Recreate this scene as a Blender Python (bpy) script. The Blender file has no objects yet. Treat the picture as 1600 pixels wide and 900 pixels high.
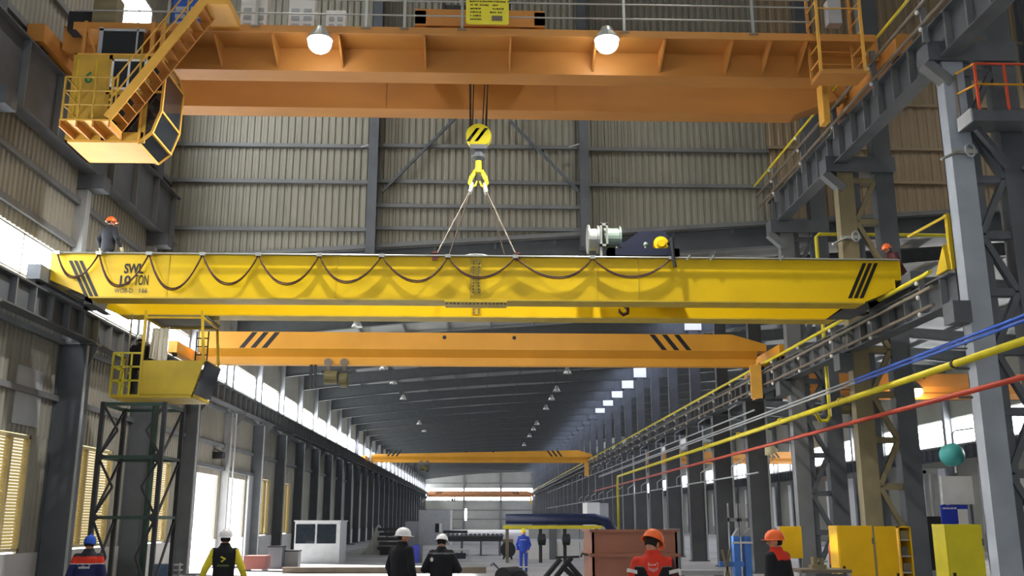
import bpy, math, random
from mathutils import Vector, Matrix
from mathutils.bvhtree import BVHTree
random.seed(7)
PI = math.pi
sc = bpy.context.scene
COL = sc.collection

# ------------------------------------------------------------------ camera, world, sun, exposure
CAM_H = 2.1
PITCH, YAW = math.radians(13.568), math.radians(1.856)
FPX = 1500.0
cam_d = bpy.data.cameras.new('camera')
cam = bpy.data.objects.new('camera', cam_d)
COL.objects.link(cam)
cam.location = (0, 0, CAM_H)
cam.rotation_euler = (PI / 2 + PITCH, 0, -YAW)
cam_d.sensor_width = 36.0
cam_d.lens = 36.0 * FPX / 1600.0
cam_d.clip_start, cam_d.clip_end = 0.1, 600
sc.camera = cam
sc.view_settings.view_transform = 'Standard'
sc.view_settings.look = 'None'
sc.view_settings.exposure = 0.0
sc.view_settings.gamma = 1.0
sc.view_settings.use_curve_mapping = False

world = bpy.data.worlds.new('overcast_sky')
sc.world = world
world.use_nodes = True
bg = world.node_tree.nodes['Background']
bg.inputs[0].default_value = (0.90, 0.95, 1.0, 1)
bg.inputs[1].default_value = 1.9

sun_d = bpy.data.lights.new('sun', 'SUN')
sun = bpy.data.objects.new('sun', sun_d)
COL.objects.link(sun)
sun.location = (-60, 44, 40)
sun.rotation_euler = (Vector((math.cos(math.radians(19)), -0.38, -math.sin(math.radians(19))))).to_track_quat('-Z', 'Y').to_euler()
sun_d.energy = 90.0
sun_d.angle = math.radians(1.0)
sun_d.color = (1.0, 0.97, 0.92)

WIN = 25.0           # radiance of daylight panes

# ------------------------------------------------------------------ pixel helper (image taken as 1600 x 900)
_f = Vector((math.sin(YAW) * math.cos(PITCH), math.cos(YAW) * math.cos(PITCH), math.sin(PITCH)))
_r = Vector((math.cos(YAW), -math.sin(YAW), 0))
_u = _r.cross(_f)
def at(px, py, Y):
    d = _r * ((px - 800) / FPX) + _u * ((450 - py) / FPX) + _f
    return Vector((0, 0, CAM_H)) + d * (Y / d.y)

# ------------------------------------------------------------------ materials
def lin(h):
    h = h.lstrip('#')
    o = []
    for i in (0, 2, 4):
        c = int(h[i:i + 2], 16) / 255
        o.append(c / 12.92 if c <= 0.04045 else ((c + 0.055) / 1.055) ** 2.4)
    return (*o, 1)
MATS = {}
def mat(name, hexc, rough=0.55, metal=0.0, var=0.18, scale=3.0, bump=0.0, spec=0.4, dirt=None, dirt_amt=0.5, stretch=(1, 1, 1)):
    m = bpy.data.materials.new(name)
    m.use_nodes = True
    nt = m.node_tree
    b = nt.nodes['Principled BSDF']
    c = lin(hexc)
    tc = nt.nodes.new('ShaderNodeTexCoord')
    mp = nt.nodes.new('ShaderNodeMapping')
    mp.inputs['Scale'].default_value = stretch
    nt.links.new(tc.outputs['Object'], mp.inputs[0])
    nz = nt.nodes.new('ShaderNodeTexNoise')
    nz.inputs['Scale'].default_value = scale
    nz.inputs['Detail'].default_value = 5
    nt.links.new(mp.outputs[0], nz.inputs['Vector'])
    rp = nt.nodes.new('ShaderNodeValToRGB')
    rp.color_ramp.elements[0].position = 0.3
    rp.color_ramp.elements[1].position = 0.7
    lo = tuple(x * (1 - var) for x in c[:3]) + (1,)
    hi = tuple(min(1, x * (1 + var)) for x in c[:3]) + (1,)
    if dirt:
        d = lin(dirt)
        lo = tuple(c[i] * (1 - dirt_amt) + d[i] * dirt_amt for i in range(3)) + (1,)
    rp.color_ramp.elements[0].color = lo
    rp.color_ramp.elements[1].color = hi
    nt.links.new(nz.outputs[0], rp.inputs[0])
    nt.links.new(rp.outputs[0], b.inputs['Base Color'])
    b.inputs['Roughness'].default_value = rough
    b.inputs['Metallic'].default_value = metal
    b.inputs['Specular IOR Level'].default_value = spec
    if bump:
        bp = nt.nodes.new('ShaderNodeBump')
        bp.inputs['Strength'].default_value = bump
        n2 = nt.nodes.new('ShaderNodeTexNoise')
        n2.inputs['Scale'].default_value = scale * 8
        nt.links.new(mp.outputs[0], n2.inputs['Vector'])
        nt.links.new(n2.outputs[0], bp.inputs['Height'])
        nt.links.new(bp.outputs[0], b.inputs['Normal'])
    MATS[name] = m
    return m
def emis(name, rgb, strength):
    m = bpy.data.materials.new(name)
    m.use_nodes = True
    nt = m.node_tree
    nt.nodes.remove(nt.nodes['Principled BSDF'])
    e = nt.nodes.new('ShaderNodeEmission')
    e.inputs[0].default_value = (*rgb, 1)
    e.inputs[1].default_value = strength
    nt.links.new(e.outputs[0], nt.nodes['Material Output'].inputs[0])
    MATS[name] = m
    return m
mat('orange', '#bd8340', 0.5, var=0.10, scale=0.8, dirt='#9a6630', dirt_amt=0.4, stretch=(0.5, 1, 1))
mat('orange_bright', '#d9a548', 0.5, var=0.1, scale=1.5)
mat('yellow', '#e6c00a', 0.42, var=0.05, scale=0.7)
mat('yellow_dull', '#c9ad2c', 0.5, var=0.12, scale=2)
mat('yellow_pipe', '#cfc22a', 0.4, var=0.1, scale=2)
mat('yellow_cabinet', '#f0bd14', 0.4, var=0.08, scale=2)
mat('ochre', '#cf932c', 0.45, var=0.07, scale=0.9)
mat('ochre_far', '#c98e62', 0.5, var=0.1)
mat('cab_panel', '#b59038', 0.5, var=0.15, scale=2)
mat('steel_dark', '#565b61', 0.6, var=0.18, scale=1.2)
mat('column_steel', '#484b4f', 0.6, var=0.15, scale=1.2)
mat('rafter_steel', '#44484a', 0.6, var=0.12)
mat('steel_black', '#26282b', 0.6, var=0.2)
mat('steel_grey', '#6d7073', 0.55, var=0.14, scale=1.2)
mat('steel_light', '#a2a6aa', 0.5, var=0.12, scale=1.2)
mat('steel_blue', '#9aa3ae', 0.45, var=0.1, scale=1.5)
mat('steel_brown', '#6d6357', 0.6, var=0.15, scale=2)
mat('olive', '#7d7458', 0.6, var=0.15, scale=2)
mat('hoist_olive', '#5d5636', 0.6, var=0.25, scale=4)
mat('rail_grey', '#7b7468', 0.45, 0.3, var=0.1)
mat('cladding', '#87857a', 0.6, var=0.08, scale=0.6)
mat('cladding_beige', '#96866e', 0.6, var=0.08, scale=0.6)  # warm light on the right-hand cladding is put into this beige
mat('cladding_left', '#918f86', 0.6, var=0.14, scale=0.5)
mat('roof_sheet', '#979a98', 0.6, var=0.08, scale=0.5)
mat('plinth', '#c6c6c6', 0.7, var=0.08, scale=1.5)
mat('concrete', '#a2a2a4', 0.6, var=0.16, scale=0.35, bump=0.04, dirt='#7d7b78', dirt_amt=0.6)
mat('ground', '#d6d4ce', 0.9, var=0.1, scale=0.3)
mat('white_paint', '#d8d8d6', 0.5, var=0.05)
mat('grey_paint', '#9fa2a6', 0.5, var=0.08)
mat('black', '#141414', 0.5, var=0.2)
mat('rubber', '#1b1714', 0.6, var=0.2)
mat('cable_brown', '#3d1d10', 0.6, var=0.2)
mat('rope', '#6b6258', 0.5, 0.4, var=0.2, scale=20)
mat('rope_dark', '#3a2a18', 0.6, 0.1, var=0.2, scale=20)
mat('galv', '#a9aca8', 0.4, 0.5, var=0.1)
mat('red_pipe', '#b04430', 0.45, var=0.12, scale=2)
mat('blue_pipe', '#2f59b5', 0.4, var=0.1, scale=2)
mat('red_rail', '#d4502e', 0.45, var=0.1)
mat('yellow_rail', '#d49a24', 0.45, var=0.1)
mat('teal', '#3f9b98', 0.45, var=0.12)
mat('blue_mach', '#4d84d8', 0.4, var=0.1)
mat('blue_deep', '#2438a4', 0.45, var=0.08)
mat('navy', '#1c2137', 0.5, var=0.15)
mat('navy_duct', '#202a4c', 0.4, var=0.15)
mat('copper_bin', '#93604c', 0.6, var=0.1, scale=1.2)
mat('red_paint', '#c83a2a', 0.4, var=0.08)
mat('maroon', '#7d4a44', 0.6, var=0.1)
mat('louvre_slat', '#c2b488', 0.6, var=0.08)
mat('sign_yellow', '#e2d63a', 0.5, var=0.04)
mat('grey_bag', '#8f9190', 0.8, var=0.15, scale=5)
mat('drum_green', '#8fa294', 0.4, 0.2, var=0.1)
mat('dark_glass', '#20262c', 0.08, 0.0, var=0.05, spec=0.7)
mat('skin', '#c08a6c', 0.55, var=0.08, scale=8)
mat('cloth_black', '#12131a', 0.85, var=0.2, scale=10)
mat('cloth_navy', '#1b2350', 0.85, var=0.15, scale=10)
mat('cloth_blue', '#24409c', 0.85, var=0.12, scale=10)
mat('cloth_dark', '#23252c', 0.85, var=0.2, scale=10)
mat('cloth_red', '#cc3420', 0.85, var=0.1, scale=10)
mat('cloth_maroon', '#4a2226', 0.85, var=0.15, scale=10)
mat('cloth_yellow', '#d8c832', 0.8, var=0.08, scale=10)
mat('glove', '#c9c29c', 0.85, var=0.1)
mat('helmet_white', '#e4e4e6', 0.3, var=0.03)
mat('helmet_orange', '#ef6a2c', 0.35, var=0.04)
mat('helmet_yellow', '#d8c62c', 0.35, var=0.04)
mat('hat_blue', '#2b55b8', 0.9, var=0.12, scale=20)
mat('hair', '#1d1612', 0.8, var=0.2, scale=30)
mat('boot', '#1a1817', 0.6, var=0.2)
mat('reflective', '#c9c6c0', 0.4, var=0.05)
emis('daylight_pane', (0.97, 0.985, 1.0), WIN)
emis('daylight_louvre', (1.0, 0.93, 0.74), 1.15)
emis('skylight_pane', (0.62, 0.68, 0.95), 4.5)
emis('lamp_lens', (1.0, 0.98, 0.94), 25)
emis('lamp_warm', (1.0, 0.72, 0.36), 6)
emis('lamp_small', (0.95, 0.97, 1.0), 6)
def translucent_cloth(name, hexc):
    m = bpy.data.materials.new(name)
    m.use_nodes = True
    nt = m.node_tree
    b = nt.nodes['Principled BSDF']
    b.inputs['Base Color'].default_value = lin(hexc)
    b.inputs['Roughness'].default_value = 0.9
    t = nt.nodes.new('ShaderNodeBsdfTranslucent')
    t.inputs[0].default_value = lin(hexc)
    mx = nt.nodes.new('ShaderNodeMixShader')
    mx.inputs[0].default_value = 0.5
    nt.links.new(b.outputs[0], mx.inputs[1]); nt.links.new(t.outputs[0], mx.inputs[2])
    nt.links.new(mx.outputs[0], nt.nodes['Material Output'].inputs[0])
    MATS[name] = m
translucent_cloth('curtain_cloth', '#d8d4c4')
translucent_cloth('louvre', '#e0d09a')

# ------------------------------------------------------------------ mesh builder
class MB:
    def __init__(s): s.v = []; s.f = []
    def add(s, vs, fs):
        n = len(s.v)
        s.v += [Vector(q) for q in vs]
        s.f += [tuple(i + n for i in f) for f in fs]
        return s
    def box(s, x0, x1, y0, y1, z0, z1):
        return s.add([(x0, y0, z0), (x1, y0, z0), (x1, y1, z0), (x0, y1, z0), (x0, y0, z1), (x1, y0, z1), (x1, y1, z1), (x0, y1, z1)],
                     [(0, 3, 2, 1), (4, 5, 6, 7), (0, 1, 5, 4), (1, 2, 6, 5), (2, 3, 7, 6), (3, 0, 4, 7)])
    def cbox(s, c, d): return s.box(c[0] - d[0] / 2, c[0] + d[0] / 2, c[1] - d[1] / 2, c[1] + d[1] / 2, c[2] - d[2] / 2, c[2] + d[2] / 2)
    def frame(s, p, q, ref=None):
        p, q = Vector(p), Vector(q)
        d = (q - p).normalized()
        r = Vector(ref) if ref else (Vector((0, 0, 1)) if abs(d.z) < 0.9 else Vector((0, 1, 0)))
        a = d.cross(r).normalized(); b = a.cross(d).normalized()
        return p, q, d, a, b
    def bar(s, p, q, w, h, ref=None):
        """box beam from p to q: w sideways, h along ref (up)"""
        p, q, d, a, b = s.frame(p, q, ref)
        vs = [o + a * (i * w / 2) + b * (j * h / 2) for o in (p, q) for i, j in ((-1, -1), (1, -1), (1, 1), (-1, 1))]
        return s.add(vs, [(0, 1, 2, 3), (7, 6, 5, 4), (0, 4, 5, 1), (1, 5, 6, 2), (2, 6, 7, 3), (3, 7, 4, 0)])
    def ibeam(s, p, q, h, w, tf=0.03, tw=0.02, ref=None):
        p, q, d, a, b = s.frame(p, q, ref)
        s.bar(p + b * (h / 2 - tf / 2), q + b * (h / 2 - tf / 2), w, tf, b)
        s.bar(p - b * (h / 2 - tf / 2), q - b * (h / 2 - tf / 2), w, tf, b)
        s.bar(p, q, tw, h - 2 * tf, b)
        return s
    def tube(s, pts, r, n=8, closed_ends=True):
        pts = [Vector(p) for p in pts]
        rs = r if isinstance(r, (list, tuple)) else [r] * len(pts)
        base = len(s.v)
        up = None
        for i, p in enumerate(pts):
            d = (pts[min(i + 1, len(pts) - 1)] - pts[max(i - 1, 0)]).normalized()
            if up is None:
                up = Vector((0, 0, 1)) if abs(d.z) < 0.9 else Vector((0, 1, 0))
            a = d.cross(up)
            if a.length < 1e-4: a = d.cross(Vector((1, 0, 0)))
            a.normalize(); b = a.cross(d).normalized(); up = b
            for k in range(n):
                t = 2 * PI * k / n
                s.v.append(p + (a * math.cos(t) + b * math.sin(t)) * rs[i])
        for i in range(len(pts) - 1):
            for k in range(n):
                k2 = (k + 1) % n
                s.f.append((base + i * n + k, base + i * n + k2, base + (i + 1) * n + k2, base + (i + 1) * n + k))
        if closed_ends:
            s.f.append(tuple(base + k for k in reversed(range(n))))
            s.f.append(tuple(base + (len(pts) - 1) * n + k for k in range(n)))
        return s
    def cyl(s, p, q, r, n=12, r2=None): return s.tube([p, q], [r, r if r2 is None else r2], n)
    def prism(s, poly, axis, a0, a1):
        """poly in the two other axes (in xyz order), extruded along axis"""
        n = len(poly)
        def mk(u, v, a):
            return (a, u, v) if axis == 'x' else (u, a, v) if axis == 'y' else (u, v, a)
        vs = [mk(u, v, a0) for u, v in poly] + [mk(u, v, a1) for u, v in poly]
        area = sum(poly[i][0] * poly[(i + 1) % n][1] - poly[(i + 1) % n][0] * poly[i][1] for i in range(n))
        flip = (area > 0) == (axis != 'y')
        fs = []
        c0, c1 = tuple(range(n)), tuple(range(n, 2 * n))
        fs.append(c0[::-1] if flip else c0); fs.append(c1 if flip else c1[::-1])
        for i in range(n):
            j = (i + 1) % n
            q = (i, j, n + j, n + i)
            fs.append(q if flip else q[::-1])
        return s.add(vs, fs)
    def lathe(s, prof, c, axis=(0, 0, 1), n=16, sx=1.0, sy=1.0, cap=True):
        """prof: (radius, along)"""
        ax = Vector(axis).normalized()
        r = Vector((0, 0, 1)) if abs(ax.z) < 0.9 else Vector((0, 1, 0))
        a = ax.cross(r).normalized() if abs(ax.z) < 0.9 else Vector((1, 0, 0))
        b = ax.cross(a).normalized()
        base = len(s.v); c = Vector(c)
        for rr, z in prof:
            for k in range(n):
                t = 2 * PI * k / n
                s.v.append(c + ax * z + a * (rr * sx * math.cos(t)) + b * (rr * sy * math.sin(t)))
        for i in range(len(prof) - 1):
            for k in range(n):
                k2 = (k + 1) % n
                s.f.append((base + i * n + k, base + i * n + k2, base + (i + 1) * n + k2, base + (i + 1) * n + k))
        if cap:
            s.f.append(tuple(base + k for k in reversed(range(n))))
            s.f.append(tuple(base + (len(prof) - 1) * n + k for k in range(n)))
        return s
    def ball(s, c, rx, ry=None, rz=None, n=12, m=8):
        ry = rx if ry is None else ry; rz = rx if rz is None else rz
        c = Vector(c); base = len(s.v)
        for i in range(1, m):
            t = PI * i / m
            for k in range(n):
                a = 2 * PI * k / n
                s.v.append(c + Vector((rx * math.sin(t) * math.cos(a), ry * math.sin(t) * math.sin(a), rz * math.cos(t))))
        top, bot = len(s.v), len(s.v) + 1
        s.v += [c + Vector((0, 0, rz)), c - Vector((0, 0, rz))]
        for i in range(m - 2):
            for k in range(n):
                k2 = (k + 1) % n
                s.f.append((base + i * n + k, base + (i + 1) * n + k, base + (i + 1) * n + k2, base + i * n + k2))
        for k in range(n):
            k2 = (k + 1) % n
            s.f.append((top, base + k, base + k2)); s.f.append((bot, base + (m - 2) * n + k2, base + (m - 2) * n + k))
        return s
    def cap(s, p, q, r0, r1=None, n=10):
        """tapered capsule"""
        r1 = r0 if r1 is None else r1
        p, q = Vector(p), Vector(q)
        d = (q - p)
        if d.length < 1e-5: return s.ball(p, r0)
        d.normalize()
        pts, rs = [], []
        for t in (-80, -50, -20): pts.append(p + d * (r0 * math.sin(math.radians(t)))); rs.append(r0 * math.cos(math.radians(t)))
        for t in (20, 50, 80): pts.append(q + d * (r1 * math.sin(math.radians(t)))); rs.append(r1 * math.cos(math.radians(t)))
        return s.tube(pts, rs, n)
    def xform(s, M):
        s.v = [M @ q for q in s.v]; return s

PL = {}
def thing(name, loc, label=None, cat=None, group=None, kind=None):
    o = bpy.data.objects.new(name, None)
    COL.objects.link(o)
    o.location = loc
    o.empty_display_size = 0.2
    PL[o.name] = Vector(loc)
    return tag(o, label, cat, group, kind)
def tag(o, label=None, cat=None, group=None, kind=None):
    if label: o['label'] = label
    if cat: o['category'] = cat
    if group: o['group'] = group
    if kind: o['kind'] = kind
    return o
def obj(name, mb, m, parent=None, loc=None, smooth=False, label=None, cat=None, group=None, kind=None):
    off = PL[parent.name] if parent is not None else Vector(loc if loc is not None else (0, 0, 0))
    me = bpy.data.meshes.new(name)
    me.from_pydata([q - off for q in mb.v], [], mb.f)
    me.materials.append(MATS[m] if isinstance(m, str) else m)
    if smooth:
        me.polygons.foreach_set('use_smooth', [True] * len(me.polygons))
    me.update()
    o = bpy.data.objects.new(name, me)
    COL.objects.link(o)
    if parent is not None: o.parent = parent
    else: o.location = off
    PL[o.name] = off
    return tag(o, label, cat, group, kind)
def parts(name, mb, m, parent, **kw):
    """every loose piece of mb becomes a part of its own"""
    par = list(range(len(mb.v)))
    def find(i):
        while par[i] != i: par[i] = par[par[i]]; i = par[i]
        return i
    for f in mb.f:
        for i in f[1:]: par[find(i)] = find(f[0])
    groups = {}
    for f in mb.f: groups.setdefault(find(f[0]), []).append(f)
    out = []
    for fs in groups.values():
        idx = sorted({i for f in fs for i in f}); mp = {k: n for n, k in enumerate(idx)}
        q = MB(); q.v = [mb.v[i] for i in idx]; q.f = [tuple(mp[i] for i in f) for f in fs]
        out.append(obj(name, q, m, parent, **kw))
    return out
def share(src, delta, parent):
    """another piece with the same mesh, shifted by delta, under parent"""
    o = bpy.data.objects.new(src.name.split('.')[0], src.data)
    COL.objects.link(o)
    o.parent = parent
    o.location = Vector(src.location) + Vector(delta)
    PL[o.name] = PL[parent.name]
    return o
def copy_tree(o, loc=None, parent=None):
    c = o.copy(); COL.objects.link(c)
    c.parent = parent
    if loc is not None: c.location = loc; PL[c.name] = Vector(loc)
    else: PL[c.name] = PL[o.name]
    for ch in list(o.children): copy_tree(ch, None, c)
    return c
def text_mb(s, size, bold=0.0, extrude=0.0):
    cu = bpy.data.curves.new('t', 'FONT')
    cu.body = s; cu.size = size; cu.align_x = 'CENTER'; cu.align_y = 'CENTER'
    cu.offset = bold; cu.extrude = extrude; cu.resolution_u = 3
    o = bpy.data.objects.new('t', cu); COL.objects.link(o)
    dg = bpy.context.evaluated_depsgraph_get()
    me = bpy.data.meshes.new_from_object(o.evaluated_get(dg))
    mb = MB().add([v.co.copy() for v in me.vertices], [tuple(p.vertices) for p in me.polygons])
    bpy.data.objects.remove(o); bpy.data.curves.remove(cu); bpy.data.meshes.remove(me)
    return mb
def text_front(s, size, c, bold=0.0, sx=1.0):
    """text on a plane facing -Y, centred at c"""
    mb = text_mb(s, size, bold)
    mb.v = [Vector((c[0] + q.x * sx, c[1] + q.z, c[2] + q.y)) for q in mb.v]
    return mb
ORD = ['first', 'second', 'third', 'fourth', 'fifth', 'sixth', 'seventh', 'eighth', 'ninth', 'tenth', 'eleventh', 'twelfth']

# ================================================================== THE SETTING
YT = 35.2                       # plane of the wall between the high hall and the long low hall
YE = 213.0                      # far end wall
XL = -12.0                      # inner face of the left wall
XR = 34.3
LCOL = [21.5 + 6 * k for k in range(32)]
RLAT = [21.2, 28.3, 34.2]
RCOL = [39.9, 45.7] + [51.5 + 6 * k for k in range(27)]
def roof_z(x): return 11.53 + 0.0718 * (x + 12) if x <= 23 else 14.04 - 0.06 * (x - 23)

obj('floor', MB().box(-12.3, 34.5, -14, YE + .3, -0.3, 0), 'concrete', loc=(0, 0, 0), kind='structure', label='grey concrete factory floor')
obj('floor', MB().box(-140, -12.3, -60, 260, -0.4, -0.05), 'ground', kind='structure', label='sunlit pale yard outside the left door')

def corr_poly(u0, u1, pos, sgn, pitch=0.25, depth=0.045, thick=0.10):
    """corrugated outline in (u, w): proud ribs towards sgn, flat back"""
    n = max(1, round((u1 - u0) / pitch)); p = (u1 - u0) / n
    pts = []
    for i in range(n):
        a = u0 + i * p
        pts += [(a, 0), (a + .30 * p, 0), (a + .42 * p, depth), (a + .88 * p, depth), (a + p, 0)]
    out = [(u, pos + sgn * w) for u, w in pts if True]
    ded = [out[0]]
    for q in out[1:]:
        if abs(q[0] - ded[-1][0]) > 1e-6: ded.append(q)
    return ded + [(u1, pos - sgn * thick), (u0, pos - sgn * thick)]
def sheet_x(name, parent, x, y0, y1, z0, z1, m, pitch=0.25, sgn=1):
    poly = [(b, a) for a, b in corr_poly(y0, y1, x, sgn, pitch)]
    return obj(name, MB().prism(poly, 'z', z0, z1), m, parent)
def sheet_y(name, parent, y, x0, x1, z0, z1, m, pitch=0.25, sgn=-1, slope=None):
    mb = MB().prism(corr_poly(x0, x1, y, sgn, pitch), 'z', z0, z1)
    if slope:
        for q in mb.v:
            if abs(q.z - z0) < 1e-6: q.z = slope(q.x)
    return obj(name, mb, m, parent)

NW = [0]
def window_x(x, y0, y1, z0, z1, pane='daylight_pane', mull=0, sgn=1, label=None):
    """glazed strip in a wall of constant x"""
    NW[0] += 1
    w = thing('window_%d' % NW[0], (x, (y0 + y1) / 2, z0), label, None, None, 'structure')
    obj('pane', MB().box(x - .06 * sgn, x - .05 * sgn, y0, y1, z0, z1) if sgn > 0 else MB().box(x + .05, x + .06, y0, y1, z0, z1), pane, w)
    fr = MB()
    t = 0.05
    xa, xb = sorted((x - .08 * sgn, x + .03 * sgn))
    fr.box(xa, xb, y0, y1, z0, z0 + t).box(xa, xb, y0, y1, z1 - t, z1).box(xa, xb, y0, y0 + t, z0, z1).box(xa, xb, y1 - t, y1, z0, z1)
    obj('window_frame', fr, 'steel_light', w)
    for i in range(mull):
        yy = y0 + (y1 - y0) * (i + 1) / (mull + 1)
        obj('mullion', MB().box(xa, xb, yy - .03, yy + .03, z0, z1), 'steel_light', w)
    return w

# ---- left wall
wl = thing('wall_left', (XL, 20, 0), 'grey corrugated steel wall along the left side', None, None, 'structure')
bl = thing('baseboard_left', (XL, 20, 0), 'pale concrete plinth along the foot of the left wall', None, None, 'structure')
obj('cladding_sheet', MB().box(XL - .2, XL, -14, 15.5, 0, 24), 'cladding_left', wl)
edges = [15.5] + LCOL + [YE]
LOUVRE = {21.5, 27.5, 33.5, 51.5, 57.5}
for i in range(len(edges) - 1):
    y0, y1 = edges[i], edges[i + 1]
    far = y0 > 100
    high = y0 < 33
    if y0 == 33.5: y0b = YT
    pit = 0.25 if y0 < 50 else 0.5 if y0 < 80 else 3.0
    door = y0 in (39.5, 45.5)
    if door:
        dy0, dy1 = (40.2, 45.15) if y0 == 39.5 else (45.85, 50.4)
        for a, b in ((y0, dy0), (dy1, y1)):
            obj('plinth', MB().box(XL - .15, XL + .06, a, b, 0, 1.25), 'plinth', bl)
            sheet_x('cladding_sheet', wl, XL, a, b, 1.25, 4.05, 'cladding_left', pit)
        sheet_x('cladding_sheet', wl, XL, y0, y1, 4.05, 8.25, 'cladding_left', pit)
    else:
        obj('plinth', MB().box(XL - .15, XL + .06, y0, y1, 0, 1.25), 'plinth', bl)
        if y0 in LOUVRE:
            c = (y0 + y1) / 2 + (0.1 if y0 == 21.5 else 0)
            w0, w1 = c - 1.55, c + 1.55
            sheet_x('cladding_sheet', wl, XL, y0, w0, 1.25, 4.28, 'cladding_left', pit)
            sheet_x('cladding_sheet', wl, XL, w1, y1, 1.25, 4.28, 'cladding_left', pit)
            sheet_x('cladding_sheet', wl, XL, y0, y1, 4.28, 8.25, 'cladding_left', pit)
            NW[0] += 1
            w = thing('window_%d' % NW[0], (XL, c, 1.3), 'tall louvred window with beige slats in the left wall', None, None, 'structure')
            obj('pane', MB().box(XL - .16, XL - .15, w0, w1, 1.3, 4.25), 'daylight_louvre', w)
            fr = MB()
            for a, b in ((w0, w0 + .09), (w1 - .09, w1)): fr.box(XL - .1, XL + .06, a, b, 1.3, 4.25)
            for a, b in ((1.3, 1.38), (4.17, 4.25)): fr.box(XL - .1, XL + .06, w0, w1, a, b)
            obj('window_frame', fr, 'louvre_slat', w)
            for k in (1, 2): obj('mullion', MB().box(XL - .1, XL + .07, w0 + k * 1.03 - .05, w0 + k * 1.03 + .05, 1.38, 4.17), 'louvre_slat', w)
            sl = MB()
            nsl = 34
            for k in range(nsl):
                z = 1.40 + k * (2.76 / nsl)
                sl.add([(XL - .07, w0 + .09, z + .062), (XL - .07, w1 - .09, z + .062), (XL + .03, w1 - .09, z), (XL + .03, w0 + .09, z)], [(0, 1, 2, 3)])
            obj('slats', sl, 'louvre', w, kind='stuff')
        else:
            sheet_x('cladding_sheet', wl, XL, y0, y1, 1.25, 8.25, 'cladding_left', pit)
    window_x(XL, y0 + .25, y1 - .25, 8.3, 9.4, mull=1 if y0 < 60 else 0, label='bright clerestory window above the left crane runway')
    for a, b in ((y0, y0 + .25), (y1 - .25, y1)):
        obj('cladding_sheet', MB().box(XL - .1, XL, a, b, 8.25, 9.45), 'cladding_left', wl)
    if high or y0 == 33.5:
        yb = y1 if high else YT
        if y0 == 27.5:
            sheet_x('cladding_sheet', wl, XL, y0, yb, 9.45, 13.4, 'cladding_left', pit)
            sheet_x('cladding_sheet', wl, XL, y0, yb, 13.4, 16.4, 'cladding_left', pit)
            sheet_x('cladding_sheet', wl, XL, y0, y0 + .9, 16.4, 20, 'cladding_left', pit)
            sheet_x('cladding_sheet', wl, XL, yb - 1.7, yb, 16.4, 20, 'cladding_left', pit)
            window_x(XL, y0 + .9, yb - 1.7, 16.4, 20, mull=2, label='bright high window above the orange crane at upper left')
            sheet_x('cladding_sheet', wl, XL, y0, yb, 20, 24, 'cladding_left', pit)
        else:
            for a, b in ((9.45, 13.4), (13.4, 18), (18, 24)):
                sheet_x('cladding_sheet', wl, XL, y0, yb, a, b, 'cladding_left', pit)
    if not high:
        sheet_x('cladding_sheet', wl, XL, max(y0, YT + .1), y1, 9.45, 11.5, 'cladding_left', pit)
for z in (5.4, 7.0):
    for a, b in zip(edges[:12], edges[1:13]):
        obj('girt', MB().bar((XL + .1, a, z), (XL + .1, b, z), 0.12, 0.16), 'steel_grey', wl)
for z in (9.9, 11.2, 14.6, 16.2):
    for a, b in zip(edges[:4], edges[1:5]):
        obj('girt', MB().bar((XL + .1, a, z), (XL + .1, min(b, YT), z), 0.12, 0.18), 'steel_grey', wl)
p0, p1 = at(18, 690, 25.2), at(62, 610, 25.2)
obj('patch_panel', MB().box(XL + .05, XL + .09, 24.9, 26.4, 4.5, 6.0), 'steel_light', wl)
# open sliding-door edge next to the doorway
dr = thing('door_1', (XL, 50.6, 0), 'grey steel door leaf slid open beside the sunlit doorway', None, None, 'structure')
obj('door_leaf', MB().box(XL + .1, XL + .2, 50.4, 53.0, 0.05, 4.3), 'grey_paint', dr)
obj('door_track', MB().box(XL + .06, XL + .22, 40, 53.2, 4.3, 4.45), 'steel_dark', dr)

# ---- wall between the high hall and the low hall
wb = thing('wall_back', (0, YT, 12), 'grey corrugated steel gable wall above the low roof', None, None, 'structure')
WX = [-12.0, -4.18, 3.90, 11.2]
for bi in range(3):
    x0, x1 = WX[bi], WX[bi + 1]
    rows = [12.8, 14.7, 16.17, 18.6, 21, 24] if bi != 1 else [12.87, 13.77, 14.75, 16.22, 18.6, 21, 24]
    sheet_y('cladding_sheet', wb, YT, x0, x1, 11.5, rows[0], 'cladding', 0.26, slope=lambda x: roof_z(x) + .12) if bi < 2 else None
    if bi == 2:
        sheet_y('cladding_sheet', wb, YT, x0, x1, 11.6, 14.7, 'cladding', 0.26, slope=lambda x: roof_z(x) + .12)
        rows = [14.7, 16.17, 18.6, 21, 24]
    for a, b in zip(rows[:-1], rows[1:]):
        sheet_y('cladding_sheet', wb, YT, x0, x1, a, b, 'cladding', 0.26)
    for z in rows[:-1]:
        obj('girt', MB().bar((x0, YT - .12, z), (x1, YT - .12, z), 0.14, 0.14), 'steel_grey', wb)
for x in (-4.18, 3.90):
    obj('wind_column', MB().ibeam((x, YT - .36, roof_z(x) - .6), (x, YT - .36, 24), 0.5, 0.36, .04, .03, ref=(0, 1, 0)), 'steel_dark', wb)
for a, b in (((712, 184), (597, 300)), ((798, 190), (905, 300))):
    obj('brace', MB().bar(at(*a, YT - .28), at(*b, YT - .28), 0.1, 0.1), 'steel_dark', wb)
for px in (572, 897):
    obj('tie_plate', MB().bar(at(px - 8, 230, YT - .55), at(px + 8, 225, YT - .55), 0.04, 0.05), 'galv', wb)
obj('flashing', MB().bar((-12, YT - .1, roof_z(-12) + .06), (34, YT - .1, roof_z(23) + .06) if False else (23, YT - .1, roof_z(23) + .06), 0.16, 0.16), 'steel_grey', wb)
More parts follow.
